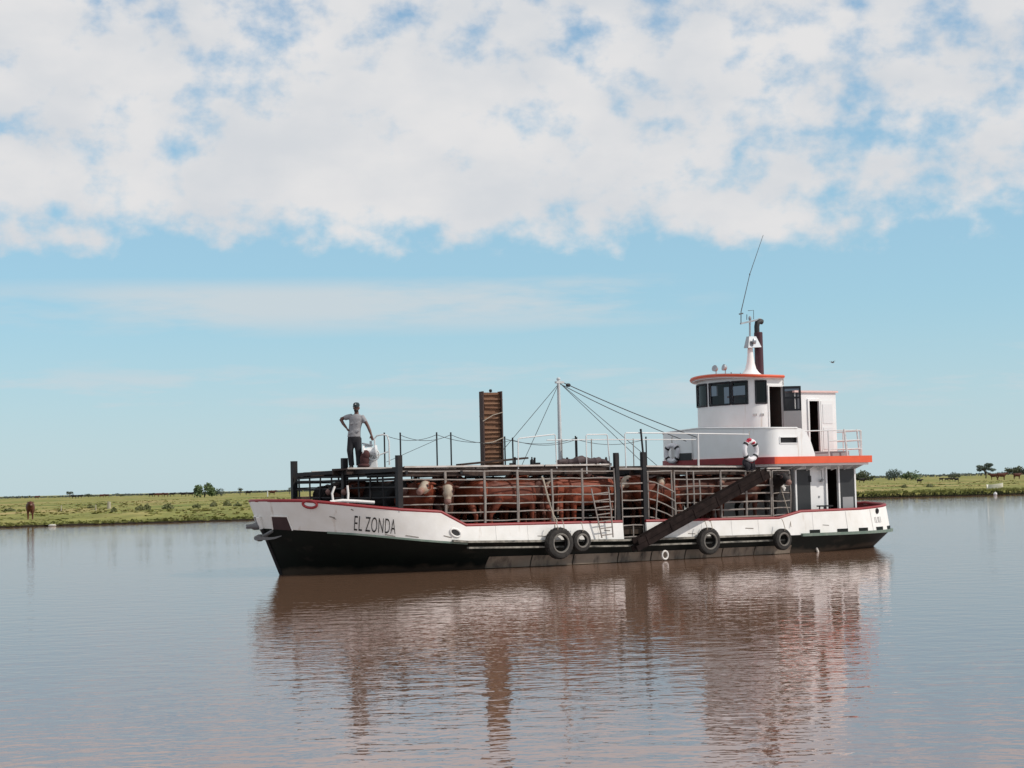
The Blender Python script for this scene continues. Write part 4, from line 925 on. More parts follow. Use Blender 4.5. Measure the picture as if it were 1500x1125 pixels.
def cow_mesh(name, coat, yaw, pitch, face=1, neckup=.16, voxel=.021):
    m = MB()
    def rg(x, zc, hw, hh):
        out = []
        for k in range(16):
            a = 2*pi*k/16; c, s_ = cos(a), sin(a); out.append(Vector((x, hw*abs(c)**.85*(1 if c > 0 else -1), zc + hh*abs(s_)**.85*(1 if s_ > 0 else -1))))
        return out
    m.ring([rg(*q) for q in ((-.90,1.14,.10,.13),(-.86,1.10,.22,.24),(-.72,1.08,.27,.29),(-.5,1.05,.30,.33),(-.2,1.0,.34,.37),(.12,.98,.34,.38),(.40,1.0,.30,.38),(.6,1.03,.25,.35),(.76,1.05,.19,.27),(.84,1.06,.10,.16))])
    m.ell((-.62,.14,1.28),(.14,.11,.09),10,8); m.ell((-.62,-.14,1.28),(.14,.11,.09),10,8)          # hip bones
    m.ell((.5,0,1.30),(.22,.13,.1),10,8)                                                            # withers
    yv, pv = R(yaw), R(pitch)
    nb = Vector((.62,0,1.12)); ne = nb + Vector((.48*cos(yv*.6), .48*sin(yv*.6), neckup))
    m.tube([nb, nb.lerp(ne,.5)+Vector((0,0,.03)), ne], [.25,.2,.155], 12, 0, False, 1.15)
    hd_ = Vector((cos(yv)*cos(pv), sin(yv)*cos(pv), sin(pv)))
    h0 = ne - hd_*.06 + Vector((0,0,.03)); h1 = h0 + hd_*.46
    m.tube([h0-hd_*.03, h0+hd_*.06, h0+hd_*.17, h0+hd_*.30, h0+hd_*.40, h1], [.11,.145,.13,.088,.095,.065], 12)
    sdv = Vector((-sin(yv), cos(yv), 0)); up = sdv.cross(hd_)*-1
    for sg in (-1,1):
        e0 = h0+hd_*.02+sdv*sg*.1+up*.05; m.tube([e0, e0+sdv*sg*.1+up*.0-hd_*.02, e0+sdv*sg*.2-up*.03-hd_*.03], [.04,.075,.03], 8, 0, False, .5)
        m.ell(tuple(h0+hd_*.14+sdv*sg*.118+up*.05), (.03,.03,.03), 8, 6)
        for lx, leg in ((.5, ((.48,.16,.95,.13),(.52,.17,.68,.095),(.50,.17,.40,.062),(.49,.17,.14,.045),(.51,.17,.07,.055),(.53,.17,0,.062))), (-.6, ((-.58,.16,1.0,.19),(-.55,.19,.78,.14),(-.66,.18,.56,.085),(-.74,.17,.46,.066),(-.71,.17,.15,.046),(-.69,.17,.07,.055),(-.67,.17,0,.06)))):
            k = wob(.06); m.tube([Vector((x+k*(1-z), sg*y, z)) for x,y,z,r in leg], [r for *_, r in leg], 10)
    m.tube([Vector((-.88,0,1.27)),Vector((-.95,.01,1.15)),Vector((-.94,.02,.8)),Vector((-.93,.03,.55)),Vector((-.93,.03,.42))], [.035,.03,.024,.045,.02], 8)
    m.ell((.55,0,.74),(.16,.10,.14),10,8)                                                           # brisket
    me = remeshed(m, voxel, name, coat, 3)
    at = me.attributes.new('patch', 'FLOAT', 'POINT'); vals = []
    for v in me.vertices:
        c = v.co; f = 0.0
        pr = (c-h0).dot(hd_); off = (c-h0-hd_*pr).length
        if face and -.06 < pr < .5 and off < .17: f = .62
        if face and c.x > .45 and c.z < .86 and abs(c.y) < .13: f = .5
        if face and c.z < .32: f = .5
        if face and c.x < -.85 and c.z < .62: f = .55
        if face == 2 and c.z > 1.3 and .35 < c.x < 1.0 and abs(c.y) < .1: f = .55
        sd2 = abs((c-h0).dot(sdv))
        if face and -.1 < pr < .2 and sd2 > .125: f = 0.0
        if pr > .37 and off < .15: f = -1.0
        for sg in (-1,1):
            if (c-(h0+hd_*.14+sdv*sg*.135+up*.055)).length < .045: f = -2.0
        vals.append(f)
    at.data.foreach_set('value', vals)
    return me
CM = {'ahead': cow_mesh('cow_head_ahead', coat_red, 6, -32, 1), 'left': cow_mesh('cow_head_left', coat_red, 68, -28, 1, .12), 'right': cow_mesh('cow_head_right', coat_red, -66, -25, 2, .12),
      'up': cow_mesh('cow_head_up', coat_red, -18, -16, 2, .42), 'down': cow_mesh('cow_head_down', coat_brn, -25, -58, 1, -.02), 'plain': cow_mesh('cow_plain', coat_brn, 10, -30, 0), 'dark': cow_mesh('cow_dark', coat_blk, -10, -30, 0)}
DECKZ = .955
def cow(kind, s, t, deg, label, group, z=DECKZ, sc=1.02):
    o = meshobj('cow', CM[kind]); tag(o, label, 'cow', group); o.location = W(s,t,z); o.rotation_euler = (0,0,HEAD+R(deg)); k = sc*random.uniform(.97,1.04); o.scale = (k,k*random.uniform(.96,1.04),k); return o
GF, GA = 'cattle in the forward pen', 'cattle in the aft pen'
A0, F0, P0, Q0 = 0, 180, -90, 90       # headings: aft, forward, port, starboard
port = [
 ('right',3.0,1.75,P0+8,'white-faced red-brown cow looking out between the first port rails beside the tall corner post',GF),
 ('down',3.75,1.7,P0-6,'dark brown cow with lowered white face next to the first upright of the port rails',GF),
 ('ahead',4.55,1.7,Q0+12,'red-brown cow rump-on behind the port rails where the bulwark steps down',GF),
 ('plain',5.0,.9,F0,'plain dark brown cow behind the rump-on red cow at the bulwark step',GF),
 ('up',5.5,1.45,A0-3,'white-headed cow with raised face above its neighbours below the upright gangway',GF),
 ('plain',6.5,1.62,Q0+7,'brown cow with its rump against the port rails left of the hanging rope',GF),
 ('ahead',7.2,1.66,Q0-6,'red-brown cow with its rump to the port rails right of the hanging rope',GF),
 ('left',5.75,2.32,A0+2,'red-brown cow turning its white face out through the rails below the upright gangway',GF),
 ('right',7.7,1.55,A0+5,'white-faced red cow with head turned out over the smaller tyre fender',GF),
 ('ahead',8.25,2.2,F0+6,'red cow broadside behind the leaning ladder',GF),
 ('up',7.9,1.05,P0+20,'white-faced cow looking over its neighbours below the foot of the mast',GF),
 ('plain',9.5,1.9,F0,'dark brown cow standing in the passage behind the gate',GA),
 ('ahead',10.75,2.2,F0+4,'orange-lit red-brown cow behind the tilted swing gate',GA),
 ('right',10.6,1.4,P0+25,'white-faced cow with its head above the tilted swing gate',GA),
 ('down',11.9,2.15,F0-3,'brown cow with lowered white face low behind the middle of the loading ramp',GA),
 ('ahead',12.1,1.45,A0+4,'red cow seen above the loading ramp under the front of the deckhouse',GA),
 ('right',13.2,1.25,P0+12,'white-faced cow peering over the loading ramp right below the dark walkway beam',GA),
 ('down',13.6,2.25,A0-4,'brown cow behind the panel below the upper end of the loading ramp',GA),
 ('dark',14.75,1.9,P0+5,'blackish cow in the last pen bay beside the dark cabin door',GA)]
for k, s, t, dg, lab, gr in port: cow(k, s, t, dg, lab, gr)
kinds = ['ahead','plain','left','dark','up','plain','right','ahead','plain']; i = 0
for r, t in enumerate((.55,-.2,-.95,-1.7,-2.3)):
    for s in ([3.2,5.1,7.0] if r else [3.3,5.0,6.9]) + ([8.2] if r in (1,3) else []) + [11.2,13.3]:
        fore_ = s < 9
        if fore_ and s < 3.5: kd = ('dark','plain')[r%2]
        else: kd = kinds[i % len(kinds)]
        i += 1
        cow(kd, s+wob(.2), t+wob(.05), (A0 if i % 2 else F0)+wob(6),
            'red-brown or dark cow deep in the %s pen, mostly hidden behind other cattle' % ('forward' if fore_ else 'aft'), 'hidden cattle deep in the %s pen' % ('forward' if fore_ else 'aft'))
# front row seen through the dark bow panels
for s, t, kd, lab in ((2.75,.6,'dark','blackish cow standing right behind the dark front panel, nearest the middle bow post'),(2.85,-1.6,'dark','blackish cow behind the front panel by the far corner post of the pen')):
    cow(kd, s, t, P0 if t > 0 else Q0, lab, GF)

# ================================================================== water, land, sky
# view helper: bearing of a photo column, at a given distance
def col(px, D): return ((px-750)/2600*D*1.0005, D)
def shore(x):                                       # far shoreline: y at given x
    return interp(x, [(-3000,400),(-400,118),(-120,123),(-37,127.8),(-20,134.5),(0,149),(20,168),(34.5,181),(52,182.5),(120,190),(400,210),(3000,500)]) + .8*noise.noise((x*.12,3,0)) + .35*noise.noise((x*.5,7,0)) + .15*noise.noise((x*1.7,2,0))
m = MB(); m.add([(-4000,-60,0),(4000,-60,0),(4000,1200,0),(-4000,1200,0)], [(0,1,2,3)])
water = m.build('river_water', None or mat('tmp_w',(.1,.1,.1)), None, False); tag(water, kind='structure')
wm = bpy.data.materials.new('muddy_river_water'); wm.use_nodes = True; nt = wm.node_tree; n = nt.nodes; l = nt.links; n.remove(n['Principled BSDF'])
silt = n.new('ShaderNodeBsdfDiffuse'); silt.inputs[0].default_value = (.155,.090,.057,1)
gls = n.new('ShaderNodeBsdfGlossy'); gls.inputs[0].default_value = (1,.93,.945,1); gls.inputs['Roughness'].default_value = .03
frs = n.new('ShaderNodeFresnel'); frs.inputs[0].default_value = 1.85
fmx = n.new('ShaderNodeMapRange'); fmx.inputs[3].default_value = .14; fmx.inputs[4].default_value = .82; l.new(frs.outputs[0], fmx.inputs[0])
wmx = n.new('ShaderNodeMixShader'); l.new(fmx.outputs[0], wmx.inputs[0]); l.new(silt.outputs[0], wmx.inputs[1]); l.new(gls.outputs[0], wmx.inputs[2]); l.new(wmx.outputs[0], n['Material Output'].inputs[0])
g = n.new('ShaderNodeNewGeometry')
def wnoise(sx, sy, scale, detail, rough=.5):
    mp = n.new('ShaderNodeMapping'); mp.inputs['Scale'].default_value = (sx, sy, 1); mp.inputs['Rotation'].default_value = (0,0,R(-8)); l.new(g.outputs['Position'], mp.inputs[0])
    t = n.new('ShaderNodeTexNoise'); t.inputs['Scale'].default_value = scale; t.inputs['Detail'].default_value = detail; t.inputs['Roughness'].default_value = rough; l.new(mp.outputs[0], t.inputs['Vector']); return t.outputs['Fac']
n1 = wnoise(.7,1.0,2.1,2,.5); n2 = wnoise(.8,1.0,5.5,2,.5); n3 = wnoise(1,1,.06,3)
cal = n.new('ShaderNodeMapRange'); cal.inputs[1].default_value = .35; cal.inputs[2].default_value = .65; cal.inputs[3].default_value = .55; cal.inputs[4].default_value = 1.1; l.new(n3, cal.inputs[0])
a = n.new('ShaderNodeMath'); a.operation = 'MULTIPLY'; a.inputs[1].default_value = .42; l.new(n2, a.inputs[0])
b = n.new('ShaderNodeMath'); b.operation = 'ADD'; l.new(n1, b.inputs[0]); l.new(a.outputs[0], b.inputs[1])
c = n.new('ShaderNodeMath'); c.operation = 'MULTIPLY'; l.new(b.outputs[0], c.inputs[0]); l.new(cal.outputs[0], c.inputs[1])
bp_ = n.new('ShaderNodeBump'); bp_.inputs['Strength'].default_value = 1; bp_.inputs['Distance'].default_value = .0125; l.new(c.outputs[0], bp_.inputs['Height']); l.new(bp_.outputs[0], gls.inputs['Normal']); l.new(bp_.outputs[0], frs.inputs['Normal'])
water.data.materials.clear(); water.data.materials.append(wm)

# land: one sheet from the shoreline to the horizon
xs = [-3000,-1800,-1000,-600,-400,-250,-160]+[-120+1.0*i for i in range(281)]+[200,280,400,600,1000,1800,3000]
offs = [-.6,0,.12,.5,1.2,3,6,10,16,25,40,60,90,130,200,320,500,800,1200,1800,2600,4000,6000]
rows = []
for d in offs:
    row = []
    for x in xs:
        rgt = min(1, max(0, (x-15)/15)); y = shore(x)+d
        zl_ = .55*min(1,max(0,d)/18)**.8 + (.1 if d > 0 else -.15); zr_ = (.42 if d >= .12 else .05 if d >= 0 else -.2) + .2*min(1, max(0,d)/25)
        z = lerp(zl_, zr_, rgt)
        if d > .3: z += .10*noise.noise((x*.18,y*.1,0))*min(1,d/5) + .05*noise.noise((x*.6,y*.4,4))*min(1,d/3)
        row.append(Vector((x*(1+d/900) if d > 100 else x, y, z)))
    rows.append(row)
m = MB(); m.sheet(rows); land = m.build('grass_field', barkm, None, False); tag(land, kind='structure')
land.data.polygons.foreach_set('use_smooth', [True]*len(land.data.polygons))
gm = bpy.data.materials.new('pasture'); gm.use_nodes = True; nt = gm.node_tree; n = nt.nodes; l = nt.links; p = n['Principled BSDF']; p.inputs['Roughness'].default_value = .9; p.inputs['Specular IOR Level'].default_value = .1
g = n.new('ShaderNodeNewGeometry')
def gn(scale, sx=1, sy=.35, det=5):
    mp = n.new('ShaderNodeMapping'); mp.inputs['Scale'].default_value = (sx,sy,1); l.new(g.outputs['Position'], mp.inputs[0]); t = n.new('ShaderNodeTexNoise'); t.inputs['Scale'].default_value = scale; t.inputs['Detail'].default_value = det; l.new(mp.outputs[0], t.inputs['Vector']); return t.outputs['Fac']
cr = n.new('ShaderNodeValToRGB'); e = cr.color_ramp.elements; e[0].position = .36; e[0].color = (.15,.175,.045,1); e[1].position = .66; e[1].color = (.36,.28,.12,1); x_ = cr.color_ramp.elements.new(.5); x_.color = (.24,.235,.07,1)
l.new(gn(.09,1,.22,6), cr.inputs[0])
cr2 = n.new('ShaderNodeMapRange'); cr2.inputs[1].default_value = .4; cr2.inputs[2].default_value = .62; cr2.inputs[3].default_value = .8; cr2.inputs[4].default_value = 1.1; l.new(gn(.8,1,.3,5), cr2.inputs[0])
mx = n.new('ShaderNodeMix'); mx.data_type = 'RGBA'; mx.blend_type = 'MULTIPLY'; mx.inputs[0].default_value = 1; l.new(cr.outputs[0], mx.inputs[6]); l.new(cr2.outputs[0], mx.inputs[7])
# wet mud at the water's edge
sp_ = n.new('ShaderNodeSeparateXYZ'); l.new(g.outputs['Position'], sp_.inputs[0]); mr = n.new('ShaderNodeMapRange'); mr.inputs[1].default_value = .10; mr.inputs[2].default_value = .26; l.new(sp_.outputs[2], mr.inputs[0])
mx2 = n.new('ShaderNodeMix'); mx2.data_type = 'RGBA'; mx2.inputs[6].default_value = (.022,.018,.012,1); l.new(mr.outputs[0], mx2.inputs[0]); l.new(mx.outputs[2], mx2.inputs[7]); l.new(mx2.outputs[2], p.inputs['Base Color'])
land.data.materials.clear(); land.data.materials.append(gm)
def landz(x, y):
    d = y-shore(x); rgt = min(1, max(0, (x-15)/15)); return lerp(.55*min(1,max(0,d)/18)**.8+.1, .42+.2*min(1,max(0,d)/25), rgt)
# grass: tussocks no one could count
m = MB(); mg = MB()
def tuft(mb_, x, y, h, w, k):
    z = landz(x,y)-.03
    for i in range(k):
        a = random.uniform(0,2*pi); dx, dy = cos(a)*w*random.uniform(.2,1), sin(a)*w*random.uniform(.2,1); hh = h*random.uniform(.5,1.1); bw = w*.35
        bx, by = x+dx*.4, y+dy*.4; mb_.add([(bx-bw,by,z),(bx+bw,by,z),(x+dx+bw*.3,y+dy,z+hh),(x+dx-bw*.3,y+dy,z+hh*.95)], [(0,1,2,3)])
for i in range(3600):
    D = 128+random.random()**1.7*260; px = random.uniform(-30,470) if random.random() < .6 else random.uniform(1200,1530)
    if i % 4 == 0: px = random.uniform(-300,1800)
    x, y = col(px, D); d = y-shore(x)
    if d < .1: continue
    v = noise.noise((x*.09,y*.03,1))
    if v < -.05 and random.random() < .8: continue
    (tuft(m, x, y, random.uniform(.06,.18)*(1 if px < 600 else .7), random.uniform(.2,.6), 6) if v > .12 or px > 1200 and random.random() < .4 else tuft(mg, x, y, random.uniform(.04,.12), random.uniform(.25,.7), 6))
for i in range(900):                                # fringe along the right bank
    x = random.uniform(25,56); y = shore(x)+random.uniform(.05,.9); tuft(mg, x, y, random.uniform(.1,.38), random.uniform(.12,.4), 5)
for i in range(500):
    x = random.uniform(-45,-12); y = shore(x)+random.uniform(.1,2.5); tuft(mg, x, y, random.uniform(.06,.2), random.uniform(.2,.5), 4)
mr_ = MB()
for i in range(2600):
    x = random.uniform(24,58); y = shore(x)+random.uniform(-.12,.25); z = random.uniform(-.02,.3); h_ = random.uniform(.06,.22); bw = random.uniform(.02,.07); dx = wob(.1)
    mr_.add([(x-bw,y,z),(x+bw,y,z),(x+dx+bw*.4,y-.1,z+h_),(x+dx-bw*.4,y-.1,z+h_)], [(0,1,2,3)])
tag(mr_.build('bank_shade_weeds', leaf_dark, None, False), kind='stuff')  # dark blades added so the lit bank face reads as shaded
tag(m.build('dry_grass', tuftm, None, False), kind='stuff'); tag(mg.build('green_grass', tuftg, None, False), kind='stuff')

# trees: trunk, limbs and a crown of leaf clumps
def tree(name, label, px, D, wpx, hpx, lm, group, shape='bush', n=420, cat='tree', zoff=0):
    x, y = col(px, D); k = D/2600; w, h = wpx*k, hpx*k; o = empty(name, label, cat, (x,y,landz(x,y)-.05), 0, group)
    tr = MB(); tb = .18 if shape == 'bush' else .42
    limbs = []
    for i in range(6):
        a = random.uniform(0,2*pi); e = Vector((cos(a)*w*.32*random.uniform(.4,1), sin(a)*w*.32*random.uniform(.4,1), h*random.uniform(.55,.85))); limbs.append(e)
        tr.tube([Vector((0,0,h*tb*.5)), Vector((e.x*.4,e.y*.4,h*(tb+.1))), e], [.05*h*.5,.03*h*.5,.008*h], 6)
    tr.tube([Vector((0,0,-.1)),Vector((wob(.05)*h,0,h*tb*.6)),Vector((0,0,h*tb+.1*h))], [.06*h*.7,.045*h*.7,.03*h*.7], 7); tr.build('trunk', barkm, o)
    lf = MB(); cl = []
    nc = 15 if shape != 'umbrella' else 17
    for i in range(nc):
        a = random.uniform(0,2*pi); r = sqrt(random.random())
        if shape == 'umbrella': zc = h*random.uniform(.58,.93)*(1-.18*r); rr = random.uniform(.10,.18)
        else: zc = h*lerp(random.uniform(.18,.85), .3, r*.5); rr = random.uniform(.15,.26)
        cl.append((Vector((cos(a)*r*w*.40, sin(a)*r*w*.40, zc)), rr*w, rr*h*(.75 if shape == 'umbrella' else 1.1)))
    for i in range(n):
        c, rw, rh = random.choice(cl); dv = Vector((random.gauss(0,1),random.gauss(0,1),random.gauss(0,1))); dv.normalize(); q = random.random()**.4
        pos = c + Vector((dv.x*rw*q, dv.y*rw*q, dv.z*rh*q)); 
        if pos.z < .05: continue
        sz = w*random.uniform(.025,.06); u = Vector((random.gauss(0,1),random.gauss(0,1),random.gauss(0,.6))).normalized(); v = u.orthogonal().normalized()
        lf.add([pos-u*sz-v*sz*.5, pos+u*sz*.2-v*sz*.8, pos+u*sz+v*sz*.3, pos-u*sz*.1+v*sz*.8], [(0,1,2,3)])
    lf.build('crown', lm, o, False); return o
GT = 'trees and bushes on the far plain'
tree('bush', 'largest round green bush on the left horizon, nearest the barge bow', 297, 480, 34, 24, leaf_mid, GT, n=900, cat='bush')
tree('bush', 'lower grey-green bush touching the right of the largest left-hand bush', 321, 520, 16, 15, leaf_blue, GT, n=350, cat='bush')
tree('tree', 'small dark round tree standing alone between the left bushes and the barge bow', 349, 600, 10, 13, leaf_dark, GT, 'umbrella', 320)
tree('tree', 'low dark tree on the far left horizon above the cow on the shore', 100, 900, 13, 11, leaf_dark, GT, 'umbrella', 300)
tree('bush', 'flat dark bush just right of the far left tree on the horizon', 127, 900, 14, 7, leaf_dark, GT, n=260, cat='bush')
tree('bush', 'tiny bush low on the horizon halfway to the largest left bush', 175, 900, 10, 5, leaf_dark, GT, n=200, cat='bush')
tree('tree', 'small dark tree peeping out left of the first pen corner post', 421, 600, 8, 12, leaf_dark, GT, 'umbrella', 260)
tree('bush', 'dark bush right beside the barge stern cabin on the right bank', 1262, 560, 34, 18, leaf_dark, GT, n=600, cat='bush')
tree('bush', 'taller grey-green bush second from the barge on the right bank', 1306, 540, 24, 21, leaf_blue, GT, n=600, cat='bush')
tree('bush', 'light green rounded bush third from the barge on the right bank', 1330, 520, 28, 17, leaf_mid, GT, n=600, cat='bush')
tree('tree', 'spreading umbrella-shaped tree alone on the right horizon above the small white boat', 1439, 560, 32, 24, leaf_blue, GT, 'umbrella', 700)
tree('bush', 'dark broad bush right of the umbrella-shaped tree', 1482, 600, 30, 19, leaf_dark, GT, n=600, cat='bush')
tree('tree', 'grey-green tree at the right edge of the photo', 1502, 600, 30, 21, leaf_blue, GT, 'bush', 700)
tree('bush', 'low reddish dark bush between the barge bush and the umbrella tree', 1392, 650, 22, 9, leaf_dark, GT, n=300, cat='bush')
# far wood line reading as one mass
m = MB()
for i in range(9000):
    px = random.uniform(-120,1620); D = random.uniform(1100,1500); x, y = col(px, D)
    top = .42*(3.2+2.2*noise.noise((px*.02,0,0))+1.2*noise.noise((px*.11,5,0)))*(1.0 if px < 900 else 1.55)
    z = random.random()**.8*max(.6,top); sz = random.uniform(.35,.8); u = Vector((random.gauss(0,1),random.gauss(0,.5),random.gauss(0,.5))).normalized()*sz; v = u.orthogonal().normalized()*sz*.8
    c = Vector((x,y,z+.2)); m.add([c-u-v*.4,c+u*.3-v,c+u+v*.5,c-u*.2+v], [(0,1,2,3)])
tag(m.build('far_wood', leaf_far, None, False), kind='stuff')

# cattle and posts on the banks
GB, GR = 'cattle grazing far off on the left plain', 'cattle grazing far off on the right plain'
def fcow(kind, px, D, deg, label, group, sc=1.05):
    x, y = col(px, D); o = meshobj('cow', CM[kind]); tag(o, label, 'cow', group); o.location = (x,y,landz(x,y)); o.rotation_euler = (0,0,R(deg)); o.scale = (sc,)*3; return o
fcow('plain', 42, 136, -76, 'dark brown cow standing by itself at the water on the left bank', 'cow on the left shore', .98)
for px, D, dg in ((52,800,10),(106,700,170),(115,760,0),(147,720,5),(154,760,190),(219,640,0),(226,660,180),(233,680,20),(240,640,170),(250,670,0),(266,600,185),(277,620,5),(361,600,0)):
    fcow('dark' if random.random() < .6 else 'plain', px, D, dg, 'dark cow grazing as a speck on the far left plain near the horizon', GB)
fcow('plain', 396, 520, 0, 'dark cow grazing closest to the barge bow on the left plain', GB)
fcow('dark', 1258, 420, 5, 'dark cow lying close right of the barge stern cabin on the right plain', GR, .8)
fcow('plain', 1451, 430, 175, 'reddish cow directly below the umbrella-shaped tree', GR)
fcow('plain', 1462, 400, 0, 'larger brown cow grazing just right below the umbrella-shaped tree', GR, 1.15)
fcow('plain', 1485, 430, 10, 'brown cow grazing near the right edge of the photo', GR)
for px in (1342,1374,1382,1389,1396): fcow('dark', px, random.uniform(330,420), random.choice((0,180)), 'dark cow lying as a speck in the middle of the right plain', GR, .55)
def post(px, D, h, label, mt, r=.08):
    x, y = col(px, D); m = MB(); m.lathe([(r*1.05,-.2),(r,.1),(r*.9,h*.6),(r*.92,h*.98),(r*.5,h)], 8); o = tag(m.build('fence_post', mt), label, 'post', 'posts on the left plain'); o.location = (x,y,landz(x,y)); o.rotation_euler = (R(wob(3)),R(wob(4)),0)
pw_ = mat('pale_post_timber', (.42,.38,.3), .9); 
post(157, 190, .75, 'pale stump-like post standing in the grass right of the cow on the left shore', pw_, .2)
post(389, 420, 1.3, 'white post standing close left of the barge bow', whpipe, .13)
post(87, 170, .6, 'thin grey post in the grass between the shore cow and the pale stump', pw_, .05)
post(138, 170, .6, 'thin grey post just left of the pale stump', pw_, .05)
# scrub plants on the left bank
def scrub(px, D, w, h, label):
    h *= .75; w *= .9
    x, y = col(px, D); m = MB()
    for i in range(120):
        a = random.uniform(0,2*pi); r = random.random()**.6*w*.5; z = random.random()*h*(1-.6*r/(w*.5)); c = Vector((cos(a)*r, sin(a)*r, z)); sz = random.uniform(.05,.13); u = Vector((random.gauss(0,1),random.gauss(0,1),random.gauss(0,1))).normalized()*sz; v = u.orthogonal().normalized()*sz
        m.add([c-u-v*.5,c+u*.3-v,c+u+v*.4,c-u*.2+v], [(0,1,2,3)])
    o = tag(m.build('shrub', scrubm, None, False), label, 'shrub', 'low shrubs on the banks'); o.location = (x,y,landz(x,y))
for px, D, w, h, lab in ((203,165,1.0,.75,'dark leafy shrub in the middle of the left pasture'),(213,168,.7,.9,'thin shrub right beside the dark leafy shrub in the left pasture'),(243,172,1.3,.9,'broad dry-looking shrub right of the two shrubs in mid pasture'),
    (164,155,.5,.6,'single small shrub below the pale stump'),(310,185,.8,.9,'shrub in the pasture below the largest left bush'),(330,190,1.0,1.0,'shrub close left of the barge bow below the lone dark tree'),(345,178,.9,.6,'low dark shrub near the shore left of the barge bow'),
    (131,200,.9,.6,'flat shrub left of the pale stump'),(285,172,.9,.7,'shrub between the broad dry shrub and the largest bush'),(1320,225,.9,.75,'shrub on the right bank right of the barge stern'),(1357,225,.9,.75,'shrub in the middle of the right bank'),(12,185,1.3,.6,'low shrub at the left edge of the photo')): scrub(px,D,w,h,lab)
# small pale boat drawn up on the right bank
x, y = col(1452, 186); wb = empty('small_boat', 'small cream-white boat lying on the right bank under the umbrella-shaped tree', 'boat', (x,y,landz(x,y)), R(4))
m = MB(); rg = []
for s_, w_, h0, h1 in ((-.8,.34,.1,.62),(-.6,.4,.04,.6),(0,.44,.02,.6),(.5,.36,.05,.66),(.78,.16,.15,.74),(.86,.02,.3,.76)):
    rg.append([Vector((s_,-w_,h1)),Vector((s_,-w_*.85,h0+.12)),Vector((s_,-w_*.4,h0)),Vector((s_,w_*.4,h0)),Vector((s_,w_*.85,h0+.12)),Vector((s_,w_,h1)),Vector((s_,w_*.9,h1)),Vector((s_,0,h0+.12)),Vector((s_,-w_*.9,h1))])
m.ring(rg); m.build('hull', paleboat, wb)
m = MB(); m.box((-.1,-.38,.46),(.1,.38,.5)); m.build('thwart', paleboat, wb, False)
m = MB(); m.ell((0,0,.12),(.2,.2,.17),12,8); m.tube([Vector((0,0,.26)),Vector((.02,0,.36))], .03, 6)
tag(m.build('buoy', whpipe), 'small white buoy floating at the edge of the right bank below the cream boat', 'buoy').location = (*[q for q in (col(1452,181))], 0)
m = MB(); m.ell((0,0,.06),(.3,.2,.1),10,6)
o = tag(m.build('stone', mat('pale_stone',(.5,.48,.42),.9)), 'pale stone at the waterline right of the cow on the left shore', 'stone'); xx, yy = col(77,129.5); o.location = (xx, shore(xx)-.1, .0)
# bird in flight
x, y = col(1221, 90); zz = CAM_H + (698.5-531)/2600*90
bd = empty('bird', 'small grey bird flying right of the wheelhouse', 'bird', (x,y,zz), R(40))
m = MB(); m.ring([[Vector((a, r*cos(2*pi*k/8), r*sin(2*pi*k/8)+.02*a)) for k in range(8)] for a, r in ((-.16,.008),(-.1,.018),(-.03,.035),(.04,.034),(.08,.024),(.11,.02),(.13,.008))]); m.build('body', birdm, bd)
for sg in (-1,1):
    m = MB(); m.sheet([[Vector((.05,sg*.02,.02)),Vector((.05,sg*.10,.07)),Vector((.0,sg*.2,.06))],[Vector((-.04,sg*.02,.015)),Vector((-.03,sg*.1,.06)),Vector((-.04,sg*.2,.052))]]); w_ = m.build('wing', birdm, bd); sd_ = w_.modifiers.new('s','SOLIDIFY'); sd_.thickness = .006

# ------------------------------------------------------------------ sky
SUN_EL, SUN_AZ = R(40), atan2(.965,-.26)            # azimuth from +Y towards +X
wd = bpy.data.worlds.new('World'); S.world = wd; wd.use_nodes = True; nt = wd.node_tree; n = nt.nodes; l = nt.links
bg = n['Background']; SKY = .1; bg.inputs['Strength'].default_value = SKY
sk_ = n.new('ShaderNodeTexSky'); sk_.sky_type = 'NISHITA'; sk_.sun_disc = False; sk_.sun_elevation = SUN_EL; sk_.sun_rotation = SUN_AZ; sk_.altitude = 0; sk_.air_density = 1.0; sk_.dust_density = .3; sk_.ozone_density = 3.0
tc = n.new('ShaderNodeTexCoord'); sp = n.new('ShaderNodeSeparateXYZ'); l.new(tc.outputs['Generated'], sp.inputs[0])
def mth(op, a, b=None, c=None, clamp=False):
    q = n.new('ShaderNodeMath'); q.operation = op; q.use_clamp = clamp
    for i, v in enumerate((a,b,c)):
        if v is None: continue
        if isinstance(v,(int,float)): q.inputs[i].default_value = v
        else: l.new(v, q.inputs[i])
    return q.outputs[0]
def mrange(v, a, b, c=0, d=1, smooth=True):
    q = n.new('ShaderNodeMapRange'); q.interpolation_type = 'SMOOTHSTEP' if smooth else 'LINEAR'
    q.inputs[1].default_value, q.inputs[2].default_value, q.inputs[3].default_value, q.inputs[4].default_value = a,b,c,d; l.new(v, q.inputs[0]); return q.outputs[0]
az = mth('ARCTAN2', sp.outputs[0], sp.outputs[1]); el = mth('ARCSINE', sp.outputs[2])
def cnoise(kx, ky, scale, det, rough, off=0, dist=0):
    cb_ = n.new('ShaderNodeCombineXYZ'); l.new(mth('MULTIPLY', az, kx), cb_.inputs[0]); l.new(mth('MULTIPLY', el, ky), cb_.inputs[1]); cb_.inputs[2].default_value = off
    t = n.new('ShaderNodeTexNoise'); t.inputs['Scale'].default_value = scale; t.inputs['Detail'].default_value = det; t.inputs['Roughness'].default_value = rough; t.inputs['Distortion'].default_value = dist; l.new(cb_.outputs[0], t.inputs['Vector']); return t.outputs['Fac']
